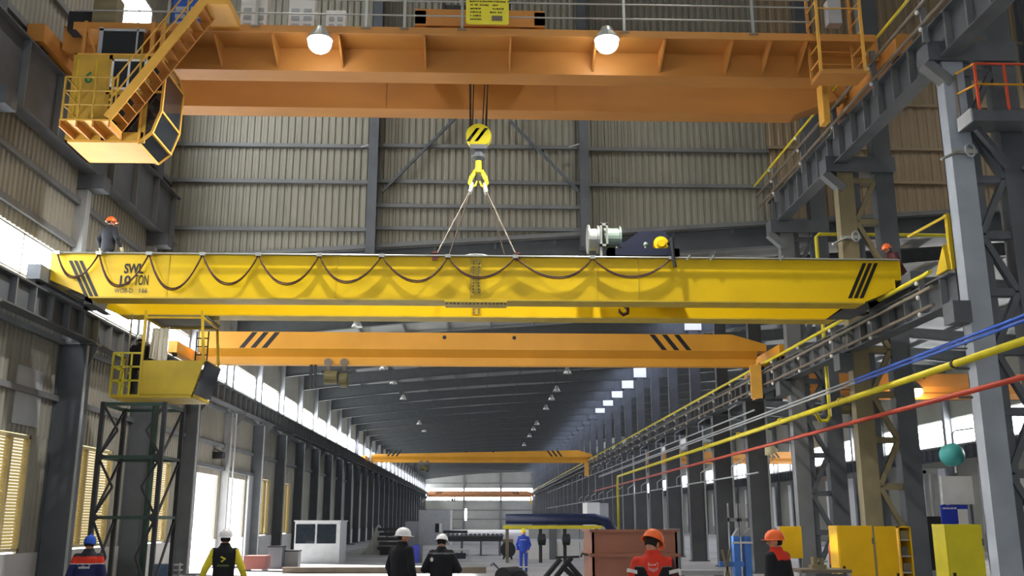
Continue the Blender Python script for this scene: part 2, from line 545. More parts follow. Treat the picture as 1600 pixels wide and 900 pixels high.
obj('eaves_beam', MB().ibeam((-12, YT + .3, roof_z(-12) - .4), (23, YT + .3, roof_z(23) - .4), .8, .3), 'steel_dark', wb)
zg1, zg2 = at(1430, 235, YT).z, at(1430, 287, YT).z
for x0, x1 in ((11.2, 16.5), (16.5, 23), (23, 34.2)):
    sheet_y('cladding_sheet', wb, YT, x0, x1, 13, zg2, 'cladding_beige', 0.36, slope=lambda x: roof_z(x) + .12)
    for a, b in ((zg2, zg1), (zg1, 18.2), (18.2, 21), (21, 24)):
        sheet_y('cladding_sheet', wb, YT, x0, x1, a, b, 'cladding_beige', 0.36)
    for z in (zg2, zg1, 18.2, 21):
        obj('girt', MB().bar((x0, YT - .1, z), (x1, YT - .1, z), 0.12, 0.12), 'cladding_beige', wb)
obj('wind_column', MB().ibeam((22, YT - .35, 12.6), (22, YT - .35, 24), 0.5, 0.36, .04, .03, ref=(0, 1, 0)), 'steel_dark', wb)

# ---- right wall, far wall, rear wall
wr = thing('wall_right', (XR, 60, 0), 'grey steel side wall of the neighbouring bay on the right', None, None, 'structure')
obj('cladding_sheet', MB().box(XR, XR + .2, -14, 35.2, 0, 24), 'cladding_beige', wr)
redges = [35.2] + [39.5 + 6 * k for k in range(30)]
for a, b in zip(redges[:-1], redges[1:]):
    obj('cladding_sheet', MB().box(XR, XR + .2, a, b, 0, 7.4), 'cladding', wr)
    obj('cladding_sheet', MB().box(XR, XR + .2, a, b, 9.3, 13.4), 'cladding', wr)
    window_x(XR, a + .3, b - .3, 7.45, 9.25, mull=1 if a < 110 else 0, sgn=-1, label='bright strip window in the right side wall')
    obj('wall_post', MB().box(XR - .5, XR, b - .2, b + .2, 0, 13.3), 'steel_grey', wr)
    obj('liner_panel', MB().box(XR - .06, XR, a + 1.4, a + 2.6, 1.2, 5.8), 'white_paint', wr)
wf = thing('wall_far', (0, YE, 0), 'pale end wall at the far end of the hall', None, None, 'structure')
obj('cladding_sheet', MB().box(-12.3, 34.5, YE, YE + .2, 0, 6.2), 'roof_sheet', wf)
obj('cladding_sheet', MB().box(-12.3, 34.5, YE, YE + .2, 8.7, 14.3), 'roof_sheet', wf)
for x0, x1 in ((-11.5, -3.5), (-3.5, 4.5), (4.5, 11.5)):
    NW[0] += 1
    w = thing('window_%d' % NW[0], ((x0 + x1) / 2, YE, 6.0), 'bright strip window across the far end wall', None, None, 'structure')
    obj('pane', MB().box(x0 + .1, x1 - .1, YE + .02, YE + .04, 6.2, 8.7), 'daylight_pane', w)
for x in (-12.2, -3.5, 4.5, 11.6): obj('wind_column', MB().box(x - .2, x + .2, YE - .4, YE, 0, 12), 'steel_grey', wf)
obj('cladding_sheet', MB().box(11.8, 34.5, YE, YE + .2, 6.2, 8.7), 'roof_sheet', wf)
for z in (2.2, 4.1, 9.8): obj('girt', MB().bar((-12, YE - .1, z), (11.5, YE - .1, z), .12, .2), 'steel_grey', wf)
NW[0] += 1
w = thing('window_%d' % NW[0], (-3.1, YE, 1.5), 'small bright opening in the far end wall', None, None, 'structure')
obj('pane', MB().box(-3.4, -2.9, YE - .06, YE - .02, 2.0, 4.4), 'daylight_pane', w)
wq = thing('wall_rear', (0, -14, 0), 'unseen steel end wall behind the viewer with a gate opening added to let light in', None, None, 'structure')
GX, GZ = 11.0, 16.0  # unseen gate opening, sized for the sky light it lets in
obj('cladding_sheet', MB().box(-12.3, -GX, -14.2, -14, 0, 24), 'cladding', wq)
obj('cladding_sheet', MB().box(GX, 34.5, -14.2, -14, 0, 24), 'cladding', wq)
obj('cladding_sheet', MB().box(-GX, GX, -14.2, -14, GZ, 24), 'cladding', wq)

# ---- roofs
obj('ceiling', MB().box(-12.3, 34.5, -14.2, YT + .2, 24, 24.2), 'roof_sheet', kind='structure', label='high roof over the tall hall')
ce = thing('ceiling', (0, YT, 13), 'sloping sheet-steel roof of the long low hall on steel rafters', None, None, 'structure')
SX0, SX1 = 9.6, 13.1
def slab(x0, x1, y0, y1):
    xs = [x0] + ([23] if x0 < 23 < x1 else []) + [x1]
    poly = [(x, roof_z(x)) for x in xs] + [(x, roof_z(x) + .12) for x in reversed(xs)]
    return MB().prism(poly, 'y', y0, y1)
beds = [YT + .1] + [39.5 + 6 * k for k in range(29)] + [YE + .2]
for a, b in zip(beds[:-1], beds[1:]):
    obj('roof_panel', slab(-12.3, SX0, a, b), 'roof_sheet', ce)
    obj('roof_panel', slab(SX1, 34.5, a, b), 'roof_sheet', ce)
    if 44 < a < 205:
        NW[0] += 1
        w = thing('window_%d' % NW[0], (11.3, (a + b) / 2, 13.1), 'bluish skylight strip in the low roof over the right column row', None, None, 'structure')
        obj('pane', slab(SX0, SX1, a, b), 'skylight_pane', w)
        obj('mullion', MB().box(11.25, 11.35, a, b, roof_z(11.3) - .06, roof_z(11.3)), 'steel_light', w)
    else:
        obj('roof_panel', slab(SX0, SX1, a, b), 'roof_sheet', ce)
def rafter(y, x0, x1):
    mb = MB()
    n = 8
    xs = [x0 + (x1 - x0) * i / n for i in range(n + 1)]
    dep = [0.95 - 0.4 * math.sin(PI * i / n) for i in range(n + 1)]
    top = [(x, roof_z(x) - .22) for x in xs]
    bot = [(x, roof_z(x) - .22 - d) for x, d in zip(xs, dep)]
    mb.prism(top + bot[::-1], 'y', y - .012, y + .012)
    for i in range(n):
        for L in (top, bot):
            mb.bar((L[i][0], y, L[i][1]), (L[i + 1][0], y, L[i + 1][1]), .26, .03)
    return mb
r0 = obj('rafter', rafter(39.5, -12, 11.3), 'rafter_steel', ce)
r1 = obj('rafter', rafter(39.5, 11.3, 34.2), 'rafter_steel', ce)
for k in range(1, 29):
    share(r0, (0, 6 * k, 0), ce)
    if k < 16: share(r1, (0, 6 * k, 0), ce)
for k in range(10):
    x = -11.0 + 2.3 * k
    obj('purlin', MB().bar((x, YT + .2, roof_z(x) - .11), (x, YE, roof_z(x) - .11), .09, .2), 'steel_grey', ce)
for k in range(8):
    x = 13.6 + 2.6 * k
    obj('purlin', MB().bar((x, YT + .2, roof_z(x) - .11), (x, YE, roof_z(x) - .11), .09, .2), 'steel_grey', ce)

# ================================================================== STEEL COLUMNS
def left_col(y, high, label, group=None, parts=True):
    t = thing('steel_column', (-11.6, y, 0), label, 'column', group)
    zt = 7.0
    xi = -11.2 if high else -11.42
    a = MB().box(-12.0, -11.92, y - .22, y + .22, 0, zt).box(xi - .08, xi, y - .22, y + .22, 0, zt).box(-11.92, xi - .08, y - .16, y - .12, 0, zt).box(-11.92, xi - .08, y + .12, y + .16, 0, zt)
    top = 11.6 if not high else 12.0
    up = MB().box(-12.0, -11.68, y - .16, y + .16, zt, top)
    cap = MB().box(-12.0, -10.95, y - .24, y + .24, zt - .06, zt)
    cap.prism([(xi, 6.3), (-10.95, zt - .06), (xi, zt - .06)], 'y', y - .02, y + .02)
    if not parts:
        for m in (up, cap): a.add(m.v, m.f)
        obj('shaft', a, 'steel_dark', t)
        return t
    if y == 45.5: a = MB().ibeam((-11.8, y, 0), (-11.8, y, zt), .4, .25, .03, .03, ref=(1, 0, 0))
    obj('shaft', a, 'steel_dark' if y != 45.5 else 'steel_light', t)  # doorway column made lighter: the door's glare is put into its colour
    obj('upper_shaft', up, 'steel_light', t)
    obj('conduit', MB().tube([(xi + .06, y - .26, 0), (xi + .06, y - .26, 6.9)], .04, 6), 'steel_light', t)
    obj('corbel', cap, 'steel_grey', t)
    obj('base_plate', MB().box(-12.0, -11.0, y - .35, y + .35, 0, .05), 'steel_dark', t)
    if high:
        obj('crown_shaft', MB().box(-12.0, -11.75, y - .3, y + .3, 12, 24), 'steel_dark', t)
        obj('runway_bracket', MB().box(-12.0, -11.2, y - .28, y + .28, 11.6, 12.05), 'steel_dark', t)
    return t
proto_far = None
for i, y in enumerate(LCOL):
    if y < 35:
        left_col(y, True, '%s tall dark steel column of the left row, in the high hall' % ORD[i])
    elif i < 12:
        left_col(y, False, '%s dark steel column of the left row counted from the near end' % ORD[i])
    elif proto_far is None:
        proto_far = left_col(y, False, 'distant dark steel column among the far end of the left row', 'distant left columns', parts=False)
    else:
        c = copy_tree(proto_far, (-11.6, y, 0))
def right_col(y, label, group=None, parts=True):
    t = thing('steel_column', (11.4, y, 0), label, 'column', group)
    a = MB().ibeam((11.42, y, 0), (11.42, y, 7.0), .8, .42, .03, .03, ref=(1, 0, 0))
    a.box(11.05, 11.79, y - .2, y - .17, 0, 7.0)
    up = MB().ibeam((11.6, y, 7.0), (11.6, y, 12.4), .55, .32, .03, .02, ref=(1, 0, 0))
    up.box(11.36, 11.84, y - .15, y - .13, 7, 12.4)
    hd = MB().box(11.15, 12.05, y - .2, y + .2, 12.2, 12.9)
    cap = MB().box(10.7, 12.6, y - .22, y + .22, 6.9, 7.0)
    if not parts:
        for m in (up, cap, hd): a.add(m.v, m.f)
        obj('shaft', a, 'column_steel', t); return t
    obj('shaft', a, 'column_steel', t)
    obj('edge_strip', MB().box(11.80, 11.88, y - .24, y - .2, 0, 7.0), 'steel_light', t)
    obj('upper_shaft', up, 'column_steel', t)
    obj('column_head', hd, 'white_paint', t)  # white colour stands in for skylight falling on the heads
    obj('corbel', cap, 'steel_grey', t)
    obj('base_plate', MB().box(10.95, 11.9, y - .35, y + .35, 0, .05), 'column_steel', t)
    return t
pf = None
for i, y in enumerate(RCOL):
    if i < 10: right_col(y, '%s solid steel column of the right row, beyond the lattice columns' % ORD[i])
    elif pf is None: pf = right_col(y, 'distant steel column among the far end of the right row', 'distant right columns', parts=False)
    else: copy_tree(pf, (11.4, y, 0))
def lattice_col(y, label, lm, top=12.9):
    t = thing('lattice_column', (12, y, 0), label, 'column')
    xa0, xa1, xb0, xb1 = 11.1, 11.62, 12.32, 12.9
    obj('front_leg', MB().box(xa0, xa1, y - .2, y - .16, 0, top).box(xa0, xa0 + .03, y - .16, y + .2, 0, top).box(xa1 - .03, xa1, y - .16, y + .2, 0, top).box(xa0, xa1, y + .17, y + .2, 0, top), lm, t)
    obj('rear_leg', MB().box(xb0, xb1, y - .2, y - .16, 0, 24).box(xb0, xb0 + .03, y - .16, y + .2, 0, 24).box(xb1 - .03, xb1, y - .16, y + .2, 0, 24), 'steel_dark', t)
    obj('side_flange', MB().box(xa1, xa1 + .22, y - .1, y + .2, 0, top), 'steel_dark', t)
    n = 9
    hgt = (top - .6) / n
    for k in range(n + 1):
        z = .35 + k * hgt
        obj('strut', MB().box(xa1, xb0, y - .14, y + .1, z - .09, z + .09), 'steel_dark' if lm != 'olive' else 'olive', t)
        if k < n:
            p, q = ((xa1, y - .1, z), (xb0, y - .1, z + hgt))
            if k % 2: p, q = (xa1, y - .1, z + hgt), (xb0, y - .1, z)
            obj('diagonal', MB().bar(p, q, .14, .16, ref=(0, 1, 0)) if False else MB().bar(p, q, .16, .14), 'steel_dark' if lm != 'olive' else 'olive', t)
    obj('crosshead', MB().box(10.75, 12.95, y - .3, y + .3, top, top + .5), 'steel_dark', t)
    obj('knee_brace', MB().bar((10.72, y - .1, top - .02), (xa0 + .2, y - .1, top - .55), .3, .25), 'steel_grey', t)
    obj('runway_corbel', MB().box(10.7, xa0 + .02, y - .25, y + .25, 6.45, 6.95), 'steel_dark', t)
    obj('base_plate', MB().box(10.9, 13.1, y - .4, y + .4, 0, .06), 'steel_dark', t)
    # pipe clamp near the top of the front leg
    z = 10.5
    cl = obj('clamp', MB().box(xa0 - .05, xa1 + .05, y - .3, y - .2, z, z + .1), 'galv', t)
    obj('clamp_rod', MB().tube([(xa0 - .4, y - .45, z - .22), (xa0 + .1, y - .28, z + .04), (xa1, y - .25, z + .12)], .035, 8), 'galv', cl)
    obj('clamp_ring', MB().tube([(xa1 - .12 + .11 * math.cos(q * PI / 6), y - .3, z + .08 + .16 * math.sin(q * PI / 6)) for q in range(13)], .03, 6), 'steel_light', cl)
    return t
lattice_col(RLAT[0], 'tall pale blue-grey lattice column at the right edge, nearest the viewer', 'steel_blue')
lattice_col(RLAT[1], 'lattice column toned olive for warm light, behind the right end of the yellow girder', 'olive', 12.7)  # olive colour stands in for warm light on this column
lattice_col(RLAT[2], 'farthest lattice column of the right row, at the gable wall', 'steel_grey', 12.5)

# ================================================================== CRANE RUNWAYS
def runway(label, x, z0, z1, ya, yb, xin, stiff_to=70, m='steel_dark', st=1.0):
    t = thing('crane_runway', (x, ya, z0), label, 'runway beam')
    obj('runway_beam', MB().ibeam((x, ya, (z0 + z1) / 2), (x, yb, (z0 + z1) / 2), z1 - z0, .42, .04, .03), m, t)
    obj('crane_rail', MB().bar((x, ya, z1 + .05), (x, yb, z1 + .05), .08, .1), 'rail_grey', t)
    s0 = None
    y = ya + .5
    rest = MB()
    while y < yb:
        if y < stiff_to:
            if s0 is None:
                s0 = obj('stiffener', MB().box(x + xin * .02, x + xin * .19, y - .03, y + .03, z0 + .04, z1 - .04) if xin > 0 else MB().box(x - .19, x - .02, y - .03, y + .03, z0 + .04, z1 - .04), 'steel_grey', t)
                ys = y
            else: share(s0, (0, y - ys, 0), t)
        else: rest.box(*sorted((x + xin * .02, x + xin * .19)), y - .03, y + .03, z0 + .04, z1 - .04)
        y += st
    if rest.v: obj('stiffeners', rest, 'steel_grey', t, kind='stuff')
    return t
runway('dark crane runway beam along the left wall under the clerestory windows', -11.2, 7.0, 7.75, 14, YE - .5, 1)
runway('crane runway beam on the right column row carrying the yellow crane', 11.15, 7.0, 7.75, 21.5, YE - .5, -1)
runway('heavy high runway beam at upper left carrying the orange crane', -11.6, 12.05, 13.9, 10, YT - .3, 1, st=2)
runway('heavy high runway beam at upper right carrying the orange crane', 11.2, 12.95, 14.0, 12, YT - .3, -1)
runway('far runway beam under the right wall windows of the neighbouring bay', 33.3, 6.2, 7.1, 36, YE - .5, -1, stiff_to=100)
runway('runway beam on the hidden side of the right column row', 12.35, 7.0, 7.75, 36, YE - .5, 1, stiff_to=0)

def conductor(label, rows, ya, yb, bx, step, zlo, zhi):
    """conductor bars along a runway, held by brackets with white insulators"""
    t = thing('conductor_line', (bx, ya, zlo), label, 'conductor rail')
    for x, z, r, m in rows:
        obj('conductor_bar', MB().tube([(x, ya + .1, z), (x, yb, z)], r, 8), m, t)
    b0 = None
    y = ya + .8
    while y < min(yb, 95):
        if b0 is None:
            b0 = obj('bracket', MB().box(bx - .02, bx + .12, y - .04, y + .04, zlo, zhi), 'steel_grey', t)
            i0 = [obj('insulator', MB().ball((x - .03, y, z - r - .06), .05, .05, .06, 8, 6), 'white_paint', t, smooth=True) for x, z, r, m in rows]
            ys = y
        else:
            share(b0, (0, y - ys, 0), t)
            for q in i0: share(q, (0, y - ys, 0), t)
        y += step
    return t
conductor('yellow conductor bar and two brown bars along the right runway', [(10.62, 7.81, .055, 'yellow_pipe'), (10.62, 7.45, .05, 'rail_grey'), (10.62, 7.02, .045, 'steel_brown')], 21.6, 200, 10.66, 3.0, 6.95, 7.82)
conductor('three conductor bars along the high runway at upper right', [(10.5, 14.62, .04, 'yellow_pipe'), (10.55, 14.2, .05, 'rail_grey'), (10.6, 13.75, .05, 'steel_brown')], 14, YT - .4, 10.62, 3.0, 13.3, 14.62)
t = thing('runway_end_stop', (11.15, 21.7, 7.85), 'yellow triangular end stop on the right runway by the nearest lattice column', 'buffer')
obj('stop_plate', MB().prism([(21.65, 7.86), (22.25, 7.86), (21.75, 8.5)], 'x', 11.02, 11.12), 'yellow_dull', t)
obj('stop_post', MB().box(11.12, 11.24, 21.62, 21.74, 7.86, 9.25), 'yellow_dull', t)
obj('stop_arm', MB().bar((11.15, 21.66, 9.2), (10.45, 22.3, 8.85), .06, .06), 'yellow_dull', t)

# ================================================================== ORANGE CRANE (top)
oc = thing('overhead_crane', (0, 25.4, 13.84), 'large orange double-girder overhead crane with cab, across the top', 'crane')
poly = [(-11.3, 15.0), (-11.3, 14.35), (-10.2, 13.84), (9.3, 13.84), (10.7, 14.35), (10.9, 14.4), (10.9, 15.0)]
def box_girder(poly, y0, y1, lip=.06, t=.03):
    mb = MB().prism(poly, 'y', y0, y1)
    zt = max(p[1] for p in poly); xs = [p[0] for p in poly]
    mb.box(min(xs), max(xs), y0 - lip, y1 + lip, zt, zt + t)
    return mb
g1 = obj('girder', box_girder(poly, 23.9, 24.57), 'orange', oc)
g2 = obj('girder', box_girder([(x, z) for x, z in poly], 26.28, 26.95), 'orange', oc)
for px in (340, 429, 532, 664, 797, 929, 1035, 1139, 1198, 1253):
    x = at(px, 80, 23.4).x
    obj('gusset', MB().prism([(22.98, 14.5), (22.98, 14.42), (23.9, 13.93), (23.9, 14.5)], 'x', x - .025, x + .025), 'orange', g1)
for px in (602, 868):
    x = at(px, 160, 26.2).x
    obj('web_seam', MB().box(x - .01, x + .01, 26.262, 26.28, 13.86, 14.9), 'orange', g2)
wk = obj('walkway', MB().box(-10.6, 10.4, 22.92, 23.9, 14.5, 14.55), 'orange', oc)
obj('toe_board', MB().box(-10.6, 10.4, 22.88, 22.92, 14.42, 14.62), 'orange', wk)
for z in (14.98, 15.4, 15.62):
    obj('handrail', MB().tube([(-10.6, 22.92, z), (8.7, 22.92, z)], .022, 6), 'galv', oc)
for px in (262, 400, 572, 632, 722, 975, 1176):
    x = at(px, 40, 22.92).x
    obj('railing_post', MB().box(x - .035, x + .035, 22.89, 22.95, 14.55, 15.64), 'galv', oc)
    obj('post_foot', MB().box(x - .12, x + .12, 22.86, 22.96, 14.55, 14.6), 'rail_grey', oc)
for sx, rz in ((-11.6, 14.0), (11.2, 14.1)):
    ec = obj('end_carriage', MB().box(sx - .22, sx + .22, 23.0, 27.8, rz + .12, rz + .62), 'orange', oc)
    for y in (23.5, 27.3):
        obj('wheel', MB().cyl((sx - .06, y, rz + .25), (sx + .06, y, rz + .25), .25, 18), 'steel_black', ec)
# trolley on top of the girders
tr = thing('crane_trolley', (0, 25.4, 15.03), 'orange hoist trolley on top of the orange crane, behind the yellow sign', 'trolley')
obj('trolley_frame', MB().box(-1.9, 1.7, 24.1, 24.3, 15.35, 15.85).box(-1.9, 1.7, 26.5, 26.7, 15.35, 15.85).box(-1.9, -1.6, 24.1, 26.7, 15.4, 15.8).box(1.4, 1.7, 24.1, 26.7, 15.4, 15.8), 'orange', tr)
obj('hoist_drum', MB().lathe([(.5, 0), (.5, .06), (.38, .07), (.38, 1.9), (.5, 1.91), (.5, 1.97)], (-1.2, 25.3, 16.25), (1, 0, 0), 20), 'steel_black', tr, smooth=False)
obj('hoist_motor', MB().lathe([(.1, 0), (.25, .05), (.25, .6), (.1, .65)], (.9, 25.3, 16.2), (1, 0, 0), 14), 'steel_dark', tr)
for x in (-1.4, 1.2):
    for y in (24.23, 26.61): obj('wheel', MB().cyl((x, y - .06, 15.25), (x, y + .06, 15.25), .22, 14), 'steel_black', tr)
sg = thing('capacity_sign', (0.1, 22.85, 14.85), 'yellow capacity sign plate hung on the railing of the orange crane', 'sign')
a, b = at(728, 38, 22.85), at(795, 0, 22.85)
obj('sign_plate', MB().prism([(a.x + .04, a.z), (b.x - .04, a.z), (b.x, a.z + .04), (b.x, b.z + .35), (a.x, b.z + .35), (a.x, a.z + .04)], 'y', 22.83, 22.86), 'sign_yellow', sg)
k = (b.x - a.x) / 67.0
def glyph_bars(x0, x1, z, h, y, seed):
    """a line of small print too fine to read in the photograph"""
    rr = random.Random(seed); mb = MB(); x = x0
    while x < x1:
        w = rr.uniform(.018, .04)
        mb.box(x, min(x + w, x1), y - .003, y, z - h / 2 * rr.uniform(.6, 1), z + h / 2 * rr.uniform(.6, 1)); x += w + rr.uniform(.01, .02)
        if rr.random() < .15: x += .04
    return mb
for row, (l0, l1, r0_, r1_) in enumerate(((.08, 1.0, 0, 0), (.1, .52, .62, .75), (.1, .38, .62, .88), (.1, .36, .56, .84), (.1, .36, 0, 0), (.1, .36, 0, 0))):
    W_ = b.x - a.x; z = at(760, 3 + row * 5.6, 22.85).z
    mb = glyph_bars(a.x + l0 * W_, a.x + l1 * W_, z, .05, 22.828, row)
    if r1_: q = glyph_bars(a.x + r0_ * W_, a.x + r1_ * W_, z, .05, 22.828, row + 20); mb.add(q.v, q.f)
    obj('sign_print', mb, 'black', sg, kind='stuff')
obj('stamp_mark', MB().box(b.x - .45, b.x - .17, 22.824, 22.829, a.z + .1, a.z + .25), 'steel_brown', sg)
# electrical cabinets on the walkway
for (p0, p1, yt, m, lab) in ((375, 420, -10, 'white_paint', 'white'), (450, 494, -10, 'white_paint', 'white'), (509, 541, 18, 'white_paint', 'small white'), (268, 322, -12, 'blue_pipe', 'blue')):
    A, B = at(p0, 46, 23.3), at(p1, yt, 23.3)
    e = obj('electrical_cabinet', MB().box(A.x, B.x, 23.25, 23.6, 14.55, B.z), m, oc, label=lab + ' electrical cabinet')
    for q in range(3):
        z = 14.75 + q * .22
        if z < B.z - .1:
            parts('vent', MB().box(A.x + .08, A.x + (B.x - A.x) * .42, 23.235, 23.25, z, z + .12).box(A.x + (B.x - A.x) * .58, B.x - .08, 23.235, 23.25, z, z + .12), 'steel_light', e)
# left-end equipment seen against the high window
obj('equipment_box', MB().box(-10.2, -9.6, 23.0, 23.5, 14.55, 15.5), 'olive', oc)
obj('equipment_box', MB().box(-10.9, -10.3, 23.2, 23.6, 14.55, 15.1), 'steel_black', oc)
obj('equipment_box', MB().box(-8.2, -7.7, 23.3, 23.6, 14.55, 15.0), 'steel_dark', oc)
# right-end ladder cage
lc = obj('ladder_platform', MB().prism([(8.72, 22.55), (9.95, 22.55), (9.95, 23.3), (8.72, 23.3)], 'z', 13.33, 13.45), 'orange', oc)
for x in (8.74, 9.9):
    for y in (22.58, 23.27):
        obj('cage_post', MB().box(x - .035, x + .035, y - .035, y + .035, 13.4, 16.0), 'orange_bright' if y < 23 else 'orange', lc)
    for k in range(6): obj('cage_rung', MB().tube([(x, 22.58, 13.75 + k * .42), (x, 23.27, 13.75 + k * .42)], .02, 6), 'orange_bright', lc)
for k in range(4): obj('cage_rung', MB().tube([(8.74, 23.27, 13.6 + k * .35), (9.9, 23.27, 13.6 + k * .35)], .02, 6), 'orange', lc)
obj('cage_rail', MB().tube([(8.74, 22.58, 15.2), (9.9, 22.58, 15.2)], .02, 6), 'orange_bright', lc)
obj('cable_box', MB().box(9.15, 9.5, 22.8, 23.1, 14.9, 15.6), 'grey_paint', lc)
hp = at(1285, 165, 24.4)
obj('collector_arm', MB().box(hp.x - .05, hp.x + .12, 24.2, 24.6, hp.z - .55, 14.35), 'orange_bright', oc)
for px in (1150, 1220): # cable loops near the right end
    p = at(px, 45, 22.95)
# floodlights
for i, px in enumerate((500, 948)):
    p = at(px, 62, 22.7)
    f = obj('floodlight', MB().lathe([(.07, .36), (.14, .33), (.2, .2), (.33, .02), (.33, -.02), (.31, -.02), (.18, .16), (.06, .22)], p, (0, 0, 1), 20, cap=False).cyl((p.x, p.y, p.z + .3), (p.x, p.y + .2, 14.5), .03, 8), 'galv', oc, smooth=False)
    obj('lamp_glass', MB().ball((p.x, p.y, p.z - .1), .3, .3, .27, 20, 12), 'lamp_lens', f, smooth=True)
    ld = bpy.data.lights.new('flood', 'SPOT'); ld.energy = 2600; ld.spot_size = math.radians(165); ld.spot_blend = .5; ld.shadow_soft_size = .12; ld.color = (1.0, .96, .9)
    lo = bpy.data.objects.new('flood', ld); COL.objects.link(lo); lo.location = (p.x, p.y - .02, p.z - .45)
    lo.rotation_euler = (0, 0, 0)

# ---- operator cab of the orange crane
CX0, CX1, CY0, CY1, CZ0, CZ1 = -10.3, -8.5, 22.5, 23.95, 11.15, 13.55
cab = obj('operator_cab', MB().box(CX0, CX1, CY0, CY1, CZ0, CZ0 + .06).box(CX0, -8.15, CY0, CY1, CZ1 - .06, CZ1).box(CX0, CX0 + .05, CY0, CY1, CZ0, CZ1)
          .box(CX0, CX1, CY1 - .04, CY1, CZ0, 12.2), 'orange_bright', oc)  # lighter orange stands in for light from below on the underside
obj('door_panel', MB().box(CX0, -9.42, CY0 - .03, CY0 + .02, CZ0 + .06, CZ1 - .06), 'cab_panel', cab)
parts('door_trim', MB().box(CX0 + .12, CX0 + .15, CY0 - .045, CY0 - .03, 11.3, 13.35).box(-9.72, -9.69, CY0 - .045, CY0 - .03, 11.3, 13.35), 'yellow_dull', cab)
obj('door_handle', MB().box(CX0 + .2, CX0 + .26, CY0 - .07, CY0 - .03, 12.25, 12.33), 'black', cab)
obj('cab_number', text_front('6', .42, (CX0 + .42, CY0 - .035, 12.85), .012), mat('green_print', '#2f6a3c', .6, var=.05), cab)
obj('cab_frame', MB().box(-9.42, -8.40, CY0 - .02, CY0 + .03, 12.42, 12.55).box(-9.42, -8.40, CY0 - .02, CY0 + .03, 13.38, 13.5).box(-9.42, -9.34, CY0 - .02, CY0 + .03, 11.2, 13.5).box(-8.46, -8.36, CY0 - .02, CY0 + .03, 11.15, 13.5).box(-9.42, -8.4, CY0 - .02, CY0 + .03, 11.2, 11.42), 'cab_panel', cab)
obj('window_frame', MB().box(-9.34, -8.5, CY0 - .04, CY0, 13.33, 13.38).box(-9.34, -8.5, CY0 - .04, CY0, 12.55, 12.61).box(-9.34, -9.29, CY0 - .04, CY0, 12.55, 13.38).box(-8.53, -8.46, CY0 - .04, CY0, 12.55, 13.38).box(-8.93, -8.88, CY0 - .04, CY0, 12.55, 13.38), 'white_paint', cab)
for x0, x1 in ((-9.3, -8.92), (-8.9, -8.5)): obj('pane', MB().box(x0, x1, CY0 - .01, CY0 + .01, 12.58, 13.36), 'dark_glass', cab)
obj('pane', MB().prism([(-9.32, 11.5), (-9.2, 11.42), (-8.6, 11.42), (-8.48, 11.55), (-8.48, 12.42), (-9.32, 12.42)], 'y', CY0 - .01, CY0 + .01), 'dark_glass', cab)
nose = [(-8.5, 11.15), (-8.2, 11.42), (-8.02, 12.0), (-8.0, 13.1), (-8.15, 13.55)]
nf = MB()
for y in (CY0, CY1):
    pts = [Vector((x, y, z)) for x, z in nose] + [Vector((-8.5, y, 13.5))]
    for p, q in zip(pts[:-1], pts[1:]): nf.bar(p, q, .06, .07)
    nf.bar((-8.5, y, 11.15), (-8.5, y, 13.55), .07, .07)
for x, z in nose: nf.bar((x, CY0, z), (x, CY1, z), .06, .06)
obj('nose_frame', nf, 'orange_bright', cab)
for (p, q) in zip(nose[:-1], nose[1:]):
    d = Vector((q[0] - p[0], 0, q[1] - p[1])); n = Vector((-d.z, 0, d.x)).normalized() * .008
    mb = MB(); vs = []
    for s in (-1, 1):
        for (x, z), y in ((p, CY0), (q, CY0), (q, CY1), (p, CY1)): vs.append(Vector((x, y, z)) + n * s)
    mb.add(vs, [(0, 1, 2, 3), (7, 6, 5, 4), (0, 4, 5, 1), (1, 5, 6, 2), (2, 6, 7, 3), (3, 7, 4, 0)])
    obj('pane', mb, 'dark_glass', cab)
obj('pane', MB().prism([(-8.45, 11.3), (-8.22, 11.5), (-8.06, 12.0), (-8.05, 13.08), (-8.2, 13.48), (-8.45, 13.48)], 'y', CY0 - .005, CY0 + .005), 'dark_glass', cab)
obj('cross_bar', MB().bar((-8.5, CY0 - .02, 12.5), (-8.02, CY0 - .02, 12.5), .05, .06), 'orange_bright', cab)
# window box and hangers between cab and girder
parts('hanger_frame', MB().box(-10.2, -10.12, 22.6, 22.7, 13.5, 14.5).box(-8.5, -8.4, 22.6, 22.7, 13.5, 14.5).box(-8.25, -8.17, 22.6, 22.7, 13.5, 14.5).box(-10.2, -10.12, 23.8, 23.9, 13.5, 14.5).box(-8.5, -8.4, 23.8, 23.9, 13.5, 14.5)
    .bar((-10.15, 22.65, 14.4), (-9.85, 22.65, 13.6), .05, .05), 'orange', cab)
obj('upper_pane', MB().box(-9.75, -8.75, 22.75, 22.8, 13.65, 14.3), 'dark_glass', cab)
parts('upper_frame', MB().box(-9.85, -9.75, 22.72, 22.82, 13.55, 14.4).box(-8.9, -8.86, 22.72, 22.82, 13.55, 14.4).box(-9.85, -8.7, 22.72, 22.82, 14.3, 14.36), 'steel_light', cab)
